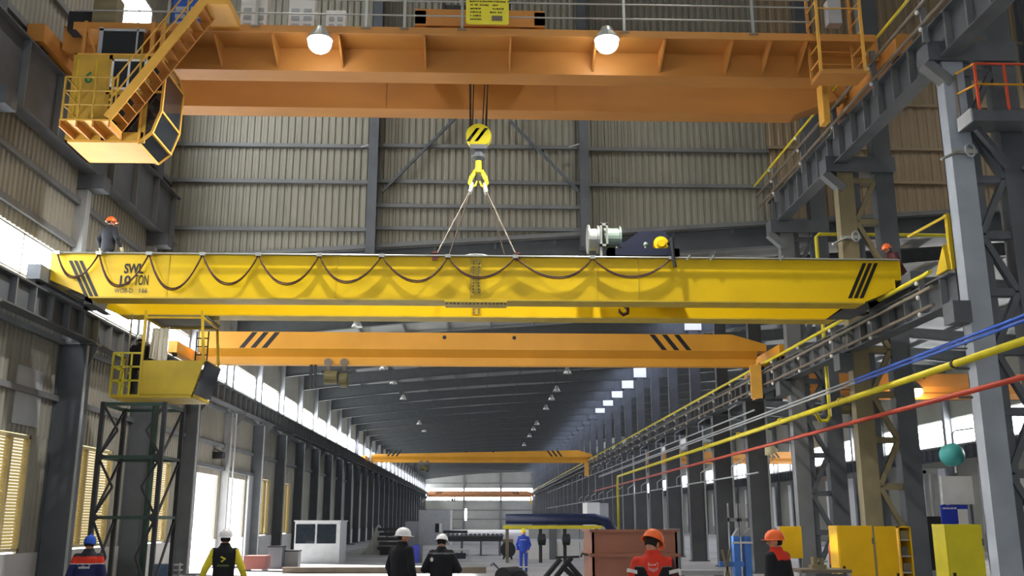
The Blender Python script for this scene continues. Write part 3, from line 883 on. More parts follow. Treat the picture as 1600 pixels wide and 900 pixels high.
# balcony in front of the cab
BX0, BX1, BY0 = -10.1, -8.9, 21.65
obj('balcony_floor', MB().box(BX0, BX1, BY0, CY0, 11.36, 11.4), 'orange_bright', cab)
for k in range(4):
    x = BX0 + .02 + k * (BX1 - BX0 - .04) / 3
    obj('balcony_joist', MB().box(x - .02, x + .02, BY0, CY0, 11.2, 11.36), 'orange', cab)
for x, y in ((BX0 + .03, BY0 + .03), (BX0 + .4, BY0 + .03), (BX0 + .75, BY0 + .03), (BX1 - .03, BY0 + .03), (BX0 + .03, CY0 - .05)):
    obj('balcony_post', MB().box(x - .022, x + .022, y - .022, y + .022, 11.4, 12.5), 'cab_panel', cab)
for z in (11.78, 12.14, 12.5):
    obj('balcony_rail', MB().tube([(BX0 + .03, CY0, z), (BX0 + .03, BY0 + .03, z), (BX1 - .03, BY0 + .03, z)], .022, 6), 'cab_panel', cab)
# stair from the balcony up to the walkway
S0, S1 = Vector((-8.98, 0, 11.45)), Vector((-6.95, 0, 14.55))
stn = MB()
st = obj('stair', MB().bar((S0.x, 21.68, S0.z), (S1.x, 21.68, S1.z), .05, .22), 'orange_bright', oc)
obj('stair_stringer', MB().bar((S0.x, 22.4, S0.z), (S1.x, 22.4, S1.z), .05, .22), 'orange', st)
for k in range(11):
    p = S0.lerp(S1, (k + .5) / 11)
    obj('tread', MB().box(p.x - .13, p.x + .13, 21.7, 22.38, p.z - .015, p.z + .015), 'orange', st)
obj('stair_landing', MB().box(S1.x - .1, S1.x + .62, 21.66, 22.9, 14.5, 14.72), 'orange_bright', st)
for dz in (.45, .9): obj('handrail', MB().tube([(S0.x, 21.68, S0.z + dz), (S1.x, 21.68, S1.z + dz)], .02, 6), 'orange_bright', st)
for k in range(4):
    p = S0.lerp(S1, (k + .3) / 4)
    obj('handrail_post', MB().box(p.x - .018, p.x + .018, 21.66, 21.7, p.z, p.z + .9), 'cab_panel', st)

# ---- hook block, ropes and slings of the orange crane
hb = thing('hook_block', (-.12, 25.4, 11.3), 'yellow striped hook block hanging from the orange crane', 'hook')
zc = 12.62
hs = obj('sheave_housing', MB().lathe([(.18, -.17), (.34, -.15), (.36, -.1), (.36, .1), (.34, .15), (.18, .17)], (-.12, 25.4, zc), (0, 1, 0), 24, sx=1, sy=1), 'yellow_pipe', hb)
for dx in (-.13, .1):
    m = MB().prism([(-.22, -.2), (-.12, -.2), (.16, .2), (.06, .2)], 'y', 25.23, 25.245)
    m.v = [q + Vector((-.12 + dx, 0, zc)) for q in m.v]
    obj('warning_stripe', m, 'black', hs)
obj('side_plate', MB().box(-.36, .12, 25.2, 25.6, zc - .42, zc - .3).box(-.22, -.02, 25.3, 25.5, zc - .55, zc - .4), 'steel_grey', hb)
obj('swivel', MB().lathe([(.09, 0), (.17, -.03), (.19, -.14), (.12, -.2), (.07, -.24)], (-.12, 25.4, zc - .5), (0, 0, 1), 14), 'steel_dark', hb)
sh = [( -.12, zc - .7), (-.12, zc - 1.0)]
obj('shank', MB().tube([(-.12, 25.4, zc - .68), (-.12, 25.4, zc - 1.08)], [.085, .1], 12), 'yellow_pipe', hb)
for s in (-1, 1):
    pts = [(-.12 + s * .08, 25.4, zc - 1.02), (-.12 + s * .2, 25.4, zc - 1.22), (-.12 + s * .24, 25.4, zc - 1.38), (-.12 + s * .17, 25.4, zc - 1.5), (-.12 + s * .08, 25.4, zc - 1.45), (-.12 + s * .04, 25.4, zc - 1.32)]
    obj('hook_prong', MB().tube(pts, [.07, .065, .06, .05, .035, .02], 10), 'yellow_pipe', hb, smooth=True)
for x0, x1, y in ((-.42, -.36, 25.25), (-.25, -.3, 25.55), (.1, -.02, 25.55), (.14, .1, 25.3), (.2, .06, 25.2), (-.38, -.34, 25.6)):
    obj('hoist_rope', MB().tube([(x0, y, 15.9), (x1 - .0, 25.4, zc + .1)], .018, 6), 'rope_dark', hb)
hz = zc - 1.45
sn = 0
for (px, py, yy, lab) in ((680, 404, 24.2, 'near left'), (808, 400, 24.2, 'near right'), (690, 412, 26.6, 'far left'), (800, 408, 26.6, 'far right')):
    e = at(px, py, yy); e.z = 8.74
    t = thing('lifting_sling', (e.x, yy, 8.74), '%s steel wire sling from the hook down to the yellow crane' % lab, 'sling')
    s = -1 if e.x < -.12 else 1
    top = Vector((-.12 + s * .17, 25.4, hz - .02))
    d = (e - top).normalized()
    obj('shackle', MB().tube([top + Vector((0, 0, .08)), top + d * .12, top + d * .25], [.05, .06, .04], 8), 'galv', t)
    obj('wire', MB().tube([top + d * .2, Vector((e.x, yy, 8.78))], .02, 6), 'rope', t)
    c = Vector((e.x, yy, 8.74))
    obj('clamp', MB().box(c.x - .07, c.x + .07, yy - .24, yy - .18, 8.62, 8.8).box(c.x - .07, c.x + .07, yy - .24, yy + .1, 8.76, 8.84), 'maroon', t)

# ================================================================== YELLOW CRANE
yc = thing('overhead_crane', (0, 25.4, 7.6), 'bright yellow double-girder crane marked SWL 10 TON, hung on slings', 'crane')
zt = 8.72
YP = [(-11.02, zt), (-11.02, 8.05), (-10.85, 7.98), (-9.95, 7.6), (9.95, 7.6), (10.55, 7.85), (10.8, 8.0), (10.8, 8.2), (10.98, 8.2), (10.98, zt)]
ng = obj('girder', MB().prism(YP, 'y', 24.07, 24.64), 'yellow', yc)
obj('top_flange', MB().box(-11.02, 10.98, 24.0, 24.7, zt, zt + .035), 'galv', ng)
obj('bottom_flange', MB().box(-9.95, 9.95, 24.02, 24.69, 7.56, 7.6), 'yellow_dull', ng)
fg = obj('girder', MB().prism(YP, 'y', 26.17, 26.73), 'yellow', yc)
obj('top_flange', MB().box(-11.02, 10.98, 26.1, 26.8, zt, zt + .035), 'galv', fg)
obj('bottom_flange', MB().box(-9.95, 9.95, 26.12, 26.78, 7.56, 7.6), 'yellow_dull', fg)
def on_face(px, py): return at(px, py, 24.06)
for px in (262, 525, 735, 933, 998):
    x = on_face(px, 440).x
    obj('web_seam', MB().box(x - .008, x + .008, 24.055, 24.07, 7.62, zt), 'yellow_dull', ng)
for (x0, x1, s) in (((110, 135), 0, 0), ((118, 143), 0, 0), ((126, 151), 0, 0)):
    a, b = on_face(x0[0], 407), on_face(x0[1], 463)
    obj('warning_stripe', MB().add([(a.x - .045, 24.062, a.z), (a.x + .045, 24.062, a.z), (b.x + .045, 24.062, b.z), (b.x - .045, 24.062, b.z)], [(3, 2, 1, 0)]), 'black', ng)
for q in ((1351, 1328), (1360, 1337), (1369, 1346)):
    a, b = on_face(q[0], 411), on_face(q[1], 466)
    obj('warning_stripe', MB().add([(a.x - .05, 24.062, a.z), (a.x + .05, 24.062, a.z), (b.x + .05, 24.062, b.z), (b.x - .05, 24.062, b.z)], [(3, 2, 1, 0)]), 'black', ng)
for s, px, py, size, bold, sx in (('SWL', 209, 420.5, .35, .012, .70), ('10', 194, 438.5, .33, .010, 1.0), ('TON', 221, 438.5, .38, .006, .44), ('WOB-D', 193, 454.5, .17, .002, .78), ('166', 223, 454.5, .17, .002, .95)):
    p = on_face(px, py)
    obj('lettering', text_front(s, size, (p.x, 24.06, p.z), bold, sx), 'black' if size > .2 else 'steel_brown', ng)
# bolted splice in the middle
x = on_face(744, 440).x
sp = obj('splice_plate', MB().box(x - .13, x + .13, 24.05, 24.07, 7.7, zt - .05).box(x - .8, x + .8, 24.0, 24.7, 7.515, 7.56), 'yellow_dull', ng)
b0 = obj('bolt', MB().cyl((x - .08, 24.06, 7.8), (x - .08, 24.02, 7.8), .022, 6), 'steel_dark', sp) if False else None
def bolt(par, x, y, z, dy=-1):
    return obj('bolt', MB().cyl((x, y, z), (x, y + dy * .035, z), .025, 6), 'steel_brown', par)
first = None
for i in range(11):
    for dx in (-.07, .07):
        z = 7.78 + i * .085
        if first is None: first = bolt(ng, x + dx, 24.05, z); f0 = (x + dx, z)
        else: share(first, (x + dx - f0[0], 0, z - f0[1]), ng)
hb0 = obj('bolt', MB().cyl((x - .75, 24.1, 7.515), (x - .75, 24.1, 7.48), .025, 6), 'steel_brown', ng)
for i in range(1, 16): share(hb0, (i * .1, 0, 0), ng)
fs = obj('splice_plate', MB().box(x - .12, x + .12, 26.15, 26.17, 7.65, 8.6), 'yellow_dull', fg)
for i in range(4):
    for dx in (-.07, .07): share(first, (x + dx - f0[0], 2.1, 7.70 + i * .08 - f0[1]), fg)
obj('lashing_ring', MB().tube([(x + .3 * math.cos(t * PI / 6), 24.2 + .2 * math.sin(t * PI / 6), 8.78) for t in range(13)], .025, 6), 'galv', yc)
# festoon track and cable loops
obj('festoon_track', MB().tube([(-10.95, 23.96, zt + .01), (10.9, 23.96, zt + .01)], .022, 6), 'galv', yc)
pk = [92, 157, 235, 318, 405, 500, 597, 700, 805, 925, 1047]
bt = [437, 450, 455, 448, 448, 445, 443, 438, 437, 436]
for i in range(10):
    A, B = on_face(pk[i], 404), on_face(pk[i + 1], 404)
    zb = on_face((pk[i] + pk[i + 1]) / 2, bt[i] + random.uniform(-1, 1)).z
    sk = random.uniform(-.12, .12)
    for kk, (dz, dy) in enumerate(((0, 0), (.05, .03))):
        pts = []
        for t in range(15):
            u = t / 14
            w = u + sk * math.sin(PI * u) * (.5)
            c = 1 - abs(2 * u - 1) ** 2.1
            pts.append((A.x + (B.x - A.x) * w, 23.93 + dy, zt - .02 - (zt - .02 - zb - dz) * c))
        obj('festoon_cable', MB().tube(pts, .019, 6), 'cable_brown', yc, smooth=True)
for px in pk:
    c = on_face(px, 403)
    obj('cable_carrier', MB().box(c.x - .07, c.x + .07, 23.9, 24.02, zt - .05, zt + .04), 'galv', yc)
for px in (1073, 1110, 1218):
    c = on_face(px, 402); obj('track_bracket', MB().bar((c.x - .05, 23.95, zt - .06), (c.x + .06, 23.95, zt + .08), .04, .04), 'galv', yc)
# end carriages
for sx in (-11.15, 11.15):
    ec = obj('end_carriage', MB().box(sx - .17, sx + .17, 23.5, 27.3, 7.92, 8.3), 'steel_dark', yc)
    for y in (23.9, 26.9): obj('wheel', MB().cyl((sx - .05, y, 8.05), (sx + .05, y, 8.05), .2, 16), 'steel_black', ec)
    x1 = sx + (.6 if sx < 0 else -.6)
    obj('buffer_plate', MB().prism([(x1 - .35, 7.9), (x1 + .45 * (1 if sx < 0 else -1), 7.55), (x1 + .2, 7.55), (x1 + .3, 7.98)] if sx < 0 else [(x1 + .35, 7.9), (x1 - .9, 7.56), (x1 - .2, 7.56), (x1 - .3, 7.98)], 'y', 24.7, 26.1), 'steel_dark', ec)
obj('end_plate', MB().box(10.94, 10.99, 24.05, 24.66, 8.2, zt).box(10.76, 10.81, 24.05, 24.66, 7.92, 8.22), 'yellow', ng)

# ---- yellow crane's cab
def barx(mb, a, b, w=.06): return mb.bar(a, b, w, w)
KX0, KX1, KY0, KY1, KZ0 = -8.38, -6.95, 23.7, 25.2, 5.08
def cab_fit(mb):
    """cab drawn at a handy size round its floor corner, then set to its real size under the far girder"""
    o, w = Vector((-8.38, 23.7, 5.08)), Vector((-9.03, 25.55, 5.31))
    mb.v = [w + Vector(((q.x - o.x) * 1.078, q.y - o.y, (q.z - o.z) * 1.078)) for q in mb.v]
    for q in mb.v: q.z = min(q.z, 7.57)
    return mb
cb = obj('operator_cab', cab_fit(MB().prism([(-8.38, 5.08), (-7.08, 5.08), (-6.83, 5.92), (-8.38, 5.92)], 'y', KY0 - .02, KY0 + .02)
         .prism([(-8.38, 5.08), (-7.08, 5.08), (-6.83, 5.92), (-8.38, 5.92)], 'y', KY1 - .02, KY1 + .02).box(-9.06, -7.05, KY0, KY1, 5.0, 5.08)), 'yellow_dull', yc)
fr = MB()
for y in (KY0, KY1):
    barx(fr, (-8.36, y, 5.0), (-8.36, y, 7.2)); barx(fr, (-6.86, y, 5.92), (-6.98, y, 7.2))
    barx(fr, (-8.36, y, 7.0), (-6.95, y, 7.0), .05)
barx(fr, (-8.36, KY0, 7.0), (-8.36, KY1, 7.0)); barx(fr, (-6.95, KY0, 7.0), (-6.95, KY1, 7.0)); barx(fr, (-6.83, KY0, 5.92), (-6.83, KY1, 5.92)); barx(fr, (-7.06, KY0, 5.05), (-7.06, KY1, 5.05))
parts('cab_frame', cab_fit(fr), 'yellow_dull', cb)
obj('cab_roof', cab_fit(MB().box(-8.4, -6.9, KY0 + .1, KY1, 7.03, 7.08)), 'steel_dark', cb)
obj('pane', cab_fit(MB().add([(-7.05, KY0, 5.1), (-7.05, KY1, 5.1), (-6.8, KY1, 5.92), (-6.8, KY0, 5.92), (-7.03, KY0, 5.1), (-7.03, KY1, 5.1), (-6.78, KY1, 5.92), (-6.78, KY0, 5.92)], [(3, 2, 1, 0), (4, 5, 6, 7), (0, 1, 5, 4), (1, 2, 6, 5), (2, 3, 7, 6), (3, 0, 4, 7)])), 'dark_glass', cb)
cu = MB()
n = 16
for i in range(n + 1):
    u = i / n; x = -8.25 + u * .42; yv = KY0 + .25 + .03 * math.sin(u * 22)
    cu.v += [Vector((x, yv, 6.78)), Vector((x - .03 * (1 - u), yv, 6.02 - .12 * u))]
for i in range(n): cu.f.append((2 * i, 2 * i + 2, 2 * i + 3, 2 * i + 1))
obj('curtain', cab_fit(cu), 'curtain_cloth', cb)
ld = MB()
for x in (-7.45, -7.15): barx(ld, (x, KY1 - .1, 5.2), (x, KY1 - .1, 6.9), .03)
for k in range(7): barx(ld, (-7.45, KY1 - .1, 5.4 + k * .22), (-7.15, KY1 - .1, 5.4 + k * .22), .03)
obj('window_grille', cab_fit(ld), 'steel_black', cb)
rl = MB()
bx0 = -9.06
for x, y in ((bx0, KY0), (bx0, KY0 + .8), (bx0 + .22, KY0), (bx0 + .45, KY0)): barx(rl, (x, y, 5.05), (x, y, 6.1), .045)
for z in (5.42, 5.76, 6.1):
    barx(rl, (bx0, KY0, z), (-8.36, KY0, z), .045); barx(rl, (bx0, KY0, z), (bx0, KY1, z), .045)
obj('balcony_railing', cab_fit(rl), 'yellow_pipe', cb)
obj('hanger', cab_fit(MB().box(-8.9, -8.86, 24.2, 24.24, 5.08, 7.2)), 'rail_grey', cb)

# ---- hoist trolley standing on the yellow crane
ht = thing('hoist_trolley', (4.0, 25.4, 8.755), 'navy hoist trolley with grey drum and round yellow motor on the yellow crane', 'hoist')
obj('trolley_frame', MB().box(3.3, 5.2, 24.2, 24.5, 8.86, 9.05).box(3.3, 5.2, 26.3, 26.55, 8.86, 9.05).box(3.3, 3.5, 24.2, 26.55, 8.86, 9.05).box(5.0, 5.2, 24.2, 26.55, 8.86, 9.05), 'navy', ht)
for x_ in (3.6, 4.95):
    for y_ in (24.35, 26.45): obj('wheel', MB().cyl((x_, y_ - .05, 8.88), (x_, y_ + .05, 8.88), .125, 14), 'steel_black', ht)
dx = at(918, 380, 24.9).x
obj('hoist_drum', MB().lathe([(.33, 0), (.40, .0), (.40, .04), (.30, .05), (.30, .24), (.38, .25), (.38, .29), (.2, .3)], (dx, 24.9, 9.48), (1, 0, 0), 24), 'galv', ht)
obj('motor', MB().lathe([(.1, 0), (.27, .02), (.27, .42), (.33, .43), (.33, .47), (.1, .48)], (dx + .42, 24.9, 9.52), (1, 0, 0), 20), 'drum_green', ht)
obj('gear_frame', MB().box(dx + .3, dx + .36, 24.55, 24.6, 9.2, 9.85).box(dx + .46, dx + .52, 24.55, 24.6, 9.2, 9.85).box(dx + .3, dx + .52, 24.55, 24.6, 9.2, 9.26).box(dx + .3, dx + .52, 24.55, 24.6, 9.78, 9.84), 'galv', ht)
parts('drum_leg', MB().box(dx + .3, dx + .36, 24.6, 24.66, 8.76, 9.25).bar((dx + .75, 24.6, 9.2), (dx + .62, 24.6, 8.78), .04, .04), 'galv', ht)
g = [(3.55, 8.9), (3.6, 9.12), (3.85, 9.35), (4.2, 9.62), (4.9, 9.66), (5.05, 9.4), (5.1, 8.95), (4.2, 8.86)]
obj('gearbox', MB().prism(g, 'y', 24.6, 25.3), 'navy', ht)
obj('side_arm', MB().prism([(3.65, 9.25), (3.8, 9.32), (4.25, 9.1), (4.95, 9.02), (4.95, 8.9), (4.2, 8.95), (3.75, 9.12)], 'y', 24.5, 24.6), 'navy', ht)
p = at(1032, 382, 24.45)
obj('motor_cover', MB().lathe([(.02, -.16), (.10, -.16), (.13, -.1), (.2, -.09), (.2, .1)], p, (0, 1, 0), 22), 'yellow', ht)
p = at(1008, 383, 24.45)
obj('filler_cap', MB().cyl((p.x, 24.4, p.z - .25), (p.x, 24.4, p.z - .04), .035, 10).ball((p.x, 24.4, p.z), .07), 'drum_green', ht)
p = at(1048, 376, 24.0)
obj('pendant_arm', MB().tube([(p.x, 24.3, p.z), (p.x, 23.85, p.z), (p.x + .02, 23.85, 8.65), (p.x + .06, 23.85, 8.45)], [.05, .06, .045, .05], 8), 'steel_black', ht)
hk = thing('hook_block', (3.82, 25.4, 7.6), 'small dark hook hanging between the yellow girders', 'hook')
hx = at(975, 485, 25.4).x
hzz = at(975, 478, 25.4).z
parts('hook_rope', MB().tube([(hx - .05, 25.4, 8.9), (hx - .02, 25.4, hzz + .1)], .015, 6).tube([(hx + .08, 25.4, 8.9), (hx + .03, 25.4, hzz + .1)], .015, 6), 'rope_dark', hk)
obj('hook', MB().tube([(hx, 25.4, hzz + .15), (hx, 25.4, hzz + .02), (hx + .1, 25.4, hzz - .08), (hx + .09, 25.4, hzz - .2), (hx - .02, 25.4, hzz - .25), (hx - .12, 25.4, hzz - .17), (hx - .13, 25.4, hzz - .08)], [.07, .06, .055, .055, .05, .04, .02], 10), 'cable_brown', hk, smooth=True)

# ================================================================== OCHRE CRANES in the low hall
def ochre_crane(label, y, m='ochre'):
    t = thing('overhead_crane', (0, y, 7.8), label, 'crane')
    prof = [(-10.6, 9.0), (-10.6, 8.36), (10.9, 8.36), (10.9, 8.62), (9.6, 9.0)]
    gd = obj('girder', MB().prism(prof, 'y', y - .3, y + .3), m, t)
    obj('girder_haunch', MB().prism([(y - .3, 8.36), (y - .12, 8.06), (y + .12, 8.06), (y + .3, 8.36)], 'x', -10.6, 10.55), m, t)
    obj('bottom_flange', MB().box(-10.6, 10.5, y - .2, y + .2, 7.78, 8.06), m, t)
    for s, L in ((1, (-9.0, -8.58, -8.16)), (-1, (6.98, 7.45, 7.92))):
        for x in L:
            q = .42 * s
            obj('warning_stripe', MB().add([(x - .1, y - .304, 8.38), (x + .1, y - .304, 8.38), (x + .1 + q * 1.1, y - .304, 8.98), (x - .1 + q * 1.1, y - .304, 8.98)], [(0, 1, 2, 3)]), 'black', gd)
    for px in (-1.4, 1.25):
        obj('bolt_hole', MB().cyl((px, y - .302, 8.82), (px, y - .306, 8.82), .075, 12), 'black', gd)
    for sx in (-11.15, 11.15):
        ec = obj('end_carriage', MB().box(sx - .16, sx + .16, y - 1.6, y + 1.6, 7.98, 8.4), m, t)
        for yy in (-1.3, 1.3): obj('wheel', MB().cyl((sx - .05, y + yy, 8.05), (sx + .05, y + yy, 8.05), .19, 14), 'steel_black', ec)
    obj('collector_plate', MB().box(10.08, 10.5, y - .8, y - .74, 6.5, 7.75), 'orange_bright', t)
    obj('collector_frame', MB().box(10.42, 10.5, y - .74, y + .3, 6.55, 7.85), 'orange', t)
    # underslung hoist
    h = obj('hoist_body', MB().lathe([(.12, 0), (.26, .02), (.26, .5), (.12, .52)], (-5.9, y - .1, 7.3), (1, 0, 0), 16).lathe([(.12, 0), (.28, .02), (.28, .28), (.12, .3)], (-5.3, y - .1, 7.2), (1, 0, 0), 16), 'hoist_olive', t)
    for x in (-5.75, -5.15): obj('hoist_wheel', MB().cyl((x, y - .26, 7.85), (x, y - .2, 7.85), .16, 14).bar((x, y - .23, 7.8), (x, y - .1, 7.3), .12, .06), 'steel_brown', h)
    parts('chain_bag', MB().box(-6.45, -6.35, y - .15, y - .05, 6.9, 7.8).box(-6.28, -6.2, y - .15, y - .05, 6.95, 7.8), 'steel_black', h)
    obj('hoist_frame', MB().box(-6.0, -4.9, y - .2, y, 7.45, 7.55), 'steel_black', h)
    return t
c3 = ochre_crane('ochre single-girder crane with black stripes, below and behind the yellow crane', 36.2)
c4 = copy_tree(c3, (0, 95, 7.5)); c4['label'] = 'distant ochre crane with black stripes, halfway down the hall'
for ch in c4.children:
    if ch.name.startswith('girder.'):
        ch.data = ch.data.copy()
        for v_ in ch.data.vertices:
            if v_.co.x < -10 and v_.co.z > 1.0: v_.co.z -= .42
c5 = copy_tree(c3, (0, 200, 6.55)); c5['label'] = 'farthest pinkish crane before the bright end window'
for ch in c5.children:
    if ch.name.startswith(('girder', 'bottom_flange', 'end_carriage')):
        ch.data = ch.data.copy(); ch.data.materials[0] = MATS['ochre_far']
c6 = ochre_crane('orange crane in the neighbouring bay on the right, with a glowing lamp', 46, 'orange')
c6.location.x = 22.83; c6.location.z = 7.8; c6.scale.x = .9395
c7 = copy_tree(c6, (22.83, 98, 7.6)); c7['label'] = 'farther orange crane in the neighbouring bay, seen between right columns'

# ================================================================== LAMPS
def bell_lamp(x, y, z, label, group, roof):
    t = thing('pendant_lamp', (x, y, z), label, 'lamp', group)
    obj('lamp_shade', MB().lathe([(.05, .32), (.1, .3), (.16, .12), (.27, -.1), (.25, -.1), (.14, .1), (.04, .22)], (x, y, z), (0, 0, 1), 16, cap=False), 'galv', t, smooth=True)
    obj('lamp_bulb', MB().ball((x, y, z + .02), .09, .09, .12, 10, 8), 'white_paint', t, smooth=True)
    obj('lamp_rod', MB().cyl((x, y, z + .3), (x, y, roof), .02, 6), 'steel_black', t)
    return t
RL = [59, 67.5, 72.5, 79, 92, 98, 106, 119]
for i, y in enumerate(RL):
    bell_lamp(5.35, y, 11.0, '%s unlit bell lamp of the right-hand lamp row under the low roof' % ORD[i], 'unlit lamps in the right row', roof_z(5.35) - .1)
LL = [44.5, 57.5, 64, 72.5, 92, 100]
for i, y in enumerate(LL):
    bell_lamp(-5.85, y, 11.0, '%s unlit bell lamp of the left-hand lamp row under the low roof' % ORD[i], 'unlit lamps in the left row', roof_z(-5.85) - .1)
for i, (px, py) in enumerate(((938, 781), (952, 781), (967, 781), (986, 781), (1003, 781), (966, 769))):
    Y = 150 - i * 9
    p = at(px, py, Y)
    t = thing('pendant_lamp', p, '%s small glowing lamp in the dark neighbouring bay, counted from the left' % ORD[i] if i < 5 else 'glowing lamp just above the row of small lamps beside the yellow riser', 'lamp', 'glowing lamps in the neighbouring bay')
    obj('lamp_globe', MB().ball(p, .3, .3, .3, 12, 8), 'lamp_small', t, smooth=True)
    obj('lamp_rod', MB().cyl((p.x, p.y, p.z + .28), (p.x, p.y, roof_z(p.x) - .05), .03, 6), 'steel_black', t)
p = at(1432, 612, 45.3)
t = thing('pendant_lamp', p, 'warm glowing lamp under the orange crane in the right bay', 'lamp')
obj('lamp_globe', MB().ball(p, .3, .3, .27, 16, 10), 'lamp_warm', t, smooth=True)
obj('lamp_shade', MB().lathe([(.05, .45), (.12, .4), (.34, .12), (.32, .12), (.1, .36), (.03, .4)], p, (0, 0, 1), 16, cap=False), 'steel_dark', t)
obj('lamp_rod', MB().cyl((p.x, p.y, p.z + .4), (p.x, p.y, p.z + 1.2), .03, 6), 'steel_dark', t)
ld = bpy.data.lights.new('warm', 'POINT'); ld.energy = 260; ld.color = (1, .7, .35); ld.shadow_soft_size = .3
lo = bpy.data.objects.new('warm', ld); COL.objects.link(lo); lo.location = (p.x, p.y - .1, p.z - .5)
# added fill lamps under the high roof, out of view, to brighten the hall
hbn = 0
for y in (2, 12, 21, 29):
    for x in (-6, 6, 22):
        t = thing('added_fill_lamp', (x, y, 22.6), '%s added fill lamp under the high roof, %s' % ({2: 'first', 12: 'second', 21: 'third', 29: 'last'}[y], {-6: 'left line', 6: 'right line', 22: 'neighbouring bay'}[x]), 'lamp', 'added fill lamps above the frame')
        obj('lamp_shade', MB().lathe([(.1, .6), (.2, .55), (.5, 0), (.47, 0), (.15, .5), (.05, .5)], (x, y, 22.6), (0, 0, 1), 16, cap=False), 'galv', t)
        obj('lamp_rod', MB().cyl((x, y, 23.1), (x, y, 23.99), .03, 6), 'steel_dark', t)
        ld = bpy.data.lights.new('fill_spot', 'SPOT'); ld.energy = 880; ld.spot_size = math.radians(150); ld.spot_blend = .6; ld.shadow_soft_size = .4; ld.color = (1, .96, .88)
        lo = bpy.data.objects.new('fill_spot', ld); COL.objects.link(lo); lo.location = (x, y, 22.55)

# ================================================================== PIPES ON THE RIGHT COLUMN ROW
PX = 10.72
t = thing('gas_pipe', (PX, 15, 5.5), 'thick yellow gas pipe along the right columns, turning down at its far end', 'pipe')
obj('pipe_run', MB().tube([(PX, 14, 5.55), (PX, 75.8, 5.38), (PX, 76.1, 5.3), (PX, 76.2, 5.0), (PX, 76.2, 0.6)], .085, 12), 'yellow_pipe', t, smooth=True)
for y in (21.2, 28.3, 34.2, 39.9, 45.7, 51.5):
    obj('pipe_collar', MB().cyl((PX, y - .05, 5.54), (PX, y + .05, 5.54), .105, 12), 'steel_black' if y == 21.2 else 'yellow_dull', t)
    obj('pipe_bracket', MB().bar((PX, y, 5.42), (11.04, y, 5.42), .06, .05), 'steel_dark', t)
t = thing('water_pipe', (PX, 15, 4.85), 'red water pipe below the yellow pipe along the right columns', 'pipe')
obj('pipe_run', MB().tube([(PX, 14, 4.85), (PX, 92, 4.7)], .06, 10), 'red_pipe', t, smooth=True)
for y in (21.2, 28.3, 34.2, 39.9, 45.7): obj('pipe_bracket', MB().bar((PX, y, 4.77), (11.04, y, 4.77), .05, .05), 'steel_dark', t)
for i, (z, n) in enumerate(((6.03, 'upper'), (5.93, 'lower'))):
    t = thing('air_pipe', (PX, 15, z), '%s of the two slim blue pipes above the yellow pipe at right' % n, 'pipe')
    obj('pipe_run', MB().tube([(PX, 14, z), (PX, 27, z - .02)], .04, 8), 'blue_pipe', t, smooth=True)
    obj('pipe_extension', MB().tube([(PX, 27, z - .02), (PX, 88, z - .1)], .036, 8), 'steel_light', t, smooth=True)
    for y in (21.2, 28.3): obj('pipe_bracket', MB().bar((PX, y, z - .05), (11.04, y, z - .05), .05, .03), 'steel_dark', t)
# yellow riser frame behind the yellow girder's right end
YRs = 31.0
c = [at(1297, 655, YRs), at(1292, 366, YRs), at(1575, 364, YRs)]
c[1].x = c[0].x; c[2].z = c[1].z
t = thing('gas_riser', (c[0].x, YRs, c[0].z), 'yellow pipe rising and turning along the right above the yellow girder', 'pipe')
obj('pipe_run', MB().tube([(PX, 30.6, 5.5), (PX + .3, YRs, c[0].z - .05), (c[0].x - .1, YRs, c[0].z - .05), (c[0].x, YRs, c[0].z + .1), (c[0].x, YRs, c[1].z - .1), (c[0].x + .1, YRs, c[1].z), c[2]], .06, 10), 'yellow_pipe', t, smooth=False)
# conduits hung under the runway further along (thin grey lines with drop rods)
for j, (z, nm) in enumerate(((6.35, 'upper'), (3.9, 'lower'))):
    t = thing('cable_conduit', (10.9, 38, z), '%s thin grey conduit with hanger rods along the far right columns' % nm, 'pipe')
    obj('pipe_run', MB().tube([(10.9, 38, z), (10.9, 160, z)], .035, 6), 'steel_light', t)
    for y in range(42, 110, 6): obj('hanger_rod', MB().bar((10.9, y, z), (10.9, y, z + .45), .04, .04).bar((10.9, y, z + .45), (11.3, y - .5, z + .75), .04, .04), 'steel_light', t)

# ---- platform with red and yellow railing at the right edge
A = at(1500, 205, 20.3)
t = thing('access_platform', (12.5, 20.6, 11.2), 'small grey access platform with red and orange railing at upper right', 'platform')
obj('platform_deck', MB().box(11.3, 14.5, 20.25, 20.9, 11.05, 11.32), 'steel_dark', t)
obj('deck_edge', MB().box(11.26, 11.3, 20.25, 20.9, 11.03, 11.36), 'steel_light', t)
for x in (11.5, 12.2, 13.0, 14.0): obj('railing_post', MB().box(x - .025, x + .025, 20.27, 20.32, 11.32, 12.5), 'red_rail', t)
obj('railing_post', MB().box(11.3, 11.34, 20.82, 20.87, 11.32, 12.5), 'steel_brown', t)
for z, m in ((12.5, 'red_rail'), (11.98, 'yellow_rail')):
    obj('handrail', MB().tube([(11.5, 20.29, z), (14.5, 20.29, z)], .028, 8), m, t)
    obj('side_rail', MB().tube([(11.32, 20.85, z), (11.5, 20.29, z)], .028, 8), 'yellow_rail', t)
parts('platform_bracket', MB().bar((11.6, 20.7, 11.05), (12.4, 20.95, 10.2), .12, .15).bar((13.4, 20.6, 11.05), (12.75, 20.95, 10.1), .12, .15), 'steel_dark', t)

